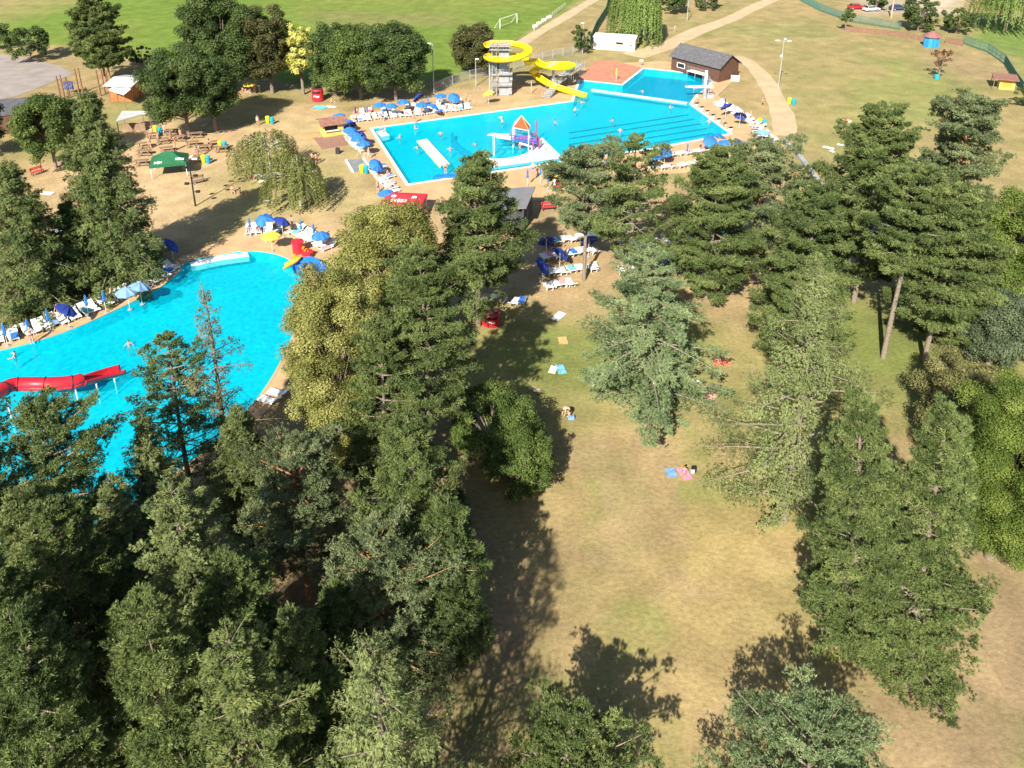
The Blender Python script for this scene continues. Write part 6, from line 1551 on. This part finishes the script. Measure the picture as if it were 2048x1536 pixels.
for i, (x, y, c, l) in enumerate([(715, 236, RD, 'person in red walking at the kiosk end behind the big pool'), (745, 232, BK, 'person in black by the folded parasols behind the big pool'), (820, 222, PK, 'person in pink in the middle of the row behind the big pool'), (900, 212, BLUE, 'person in blue near the far end behind the big pool'), (932, 208, RD, 'person in red at the far end behind the big pool'), (1345, 318, RD, 'person in red in front of the lane end'), (1400, 305, BK, 'person in black in front of the lane end'), (1500, 243, RD, 'person in red walking past the loungers on the short side'), (585, 458, PK, 'person in pink above the blue child slide'), (655, 494, PK, 'person in pink at the end of the loungers above the blue child slide'), (226, 608, RD, 'person in red between the loungers along the curved pool'), (120, 640, BK, 'person in black between the loungers along the curved pool'), (1130, 520, BK, 'person in black in the shade right of the dark shed'), (738, 318, WPAINT, 'person in white below the kiosk parasols')]):
    P_(('stand', 'walk')[i % 2], ('dress', 'shorts', 'bikini')[i % 3], c, x, y, i * 1.1, l)
# people stretched out on loungers
k = 0
for idx, (p, rz, where, j) in enumerate(LSPOT):
    if k < 30 and ((idx * 7) % 5 == 0 or (('curved pool' in where or 'child slide' in where) and idx % 2 == 0)) and 'shade' not in where and 'beneath' not in where and 'behind the leaning' not in where:
        person('lie', ('bikini', 'shorts')[k % 2], (RD, BK, PK, BLUE, GN)[k % 5], p + V3((0, 0, .37)), rz, 'person in %s on the %s lounger, %s' % (('red', 'black', 'pink', 'blue', 'green')[k % 5], ORD[j], where.split(', ')[-1]), 'sunbathers'); k += 1
    elif idx % 4 == 1:
        m = (TURQ, PBLUE, BLUE, ROSE, CREAM)[idx % 5]; b = MB(); b.box((0, 0, .04), (.6, 1.2, .025), m); o = b.build('beach_towel'); o.location = p + Matrix.Rotation(rz, 3, 'Z') @ V3((0, -.3, .345)); o.rotation_euler = (0, 0, rz)
        tag(o, '%s towel on the %s lounger, %s' % (('turquoise', 'pale blue', 'blue', 'rose', 'cream')[idx % 5], ORD[j], where.split(', ')[-1]), 'towel', 'towels on loungers')
# ------------------------------------------------------------------ light, sky, camera
SUN_AZ, SUN_EL = math.radians(19.5), math.radians(37)     # shadows run away from the camera, a little to the right
d = Vector((math.sin(SUN_AZ) * math.cos(SUN_EL), math.cos(SUN_AZ) * math.cos(SUN_EL), -math.sin(SUN_EL)))
ld = bpy.data.lights.new('sun', 'SUN'); ld.energy = 5; ld.angle = math.radians(.55); ld.color = (1, .93, .8)
lo = bpy.data.objects.new('sun', ld); COL.objects.link(lo); lo.rotation_euler = d.to_track_quat('-Z', 'Y').to_euler(); lo.location = (-40, -80, 90)
W = bpy.data.worlds.new('World'); SC.world = W; W.use_nodes = True
nt = W.node_tree; bg = nt.nodes['Background']; sk = nt.nodes.new('ShaderNodeTexSky'); sk.sky_type = 'NISHITA'; sk.sun_disc = False
sk.sun_elevation = SUN_EL; sk.sun_rotation = math.radians(180) + SUN_AZ
nt.links.new(sk.outputs[0], bg.inputs[0]); bg.inputs[1].default_value = .068
cd = bpy.data.cameras.new('camera'); co = bpy.data.objects.new('camera', cd); COL.objects.link(co)
co.location = (0, 0, CAMH); co.rotation_euler = (PI / 2 - TH, 0, 0)
cd.sensor_width = 36; cd.lens = FOC / 2048 * 36; cd.shift_y = (CY - 768) / 2048; cd.clip_end = 4000; cd.clip_start = .5
SC.camera = co
SC.view_settings.view_transform = 'Standard'; SC.view_settings.look = 'None'; SC.view_settings.exposure = 1.1; SC.view_settings.gamma = 1
SC.render.engine = 'CYCLES'
SC.cycles.max_bounces = 6; SC.cycles.transparent_max_bounces = 8; SC.cycles.diffuse_bounces = 3; SC.cycles.caustics_reflective = False; SC.cycles.caustics_refractive = False
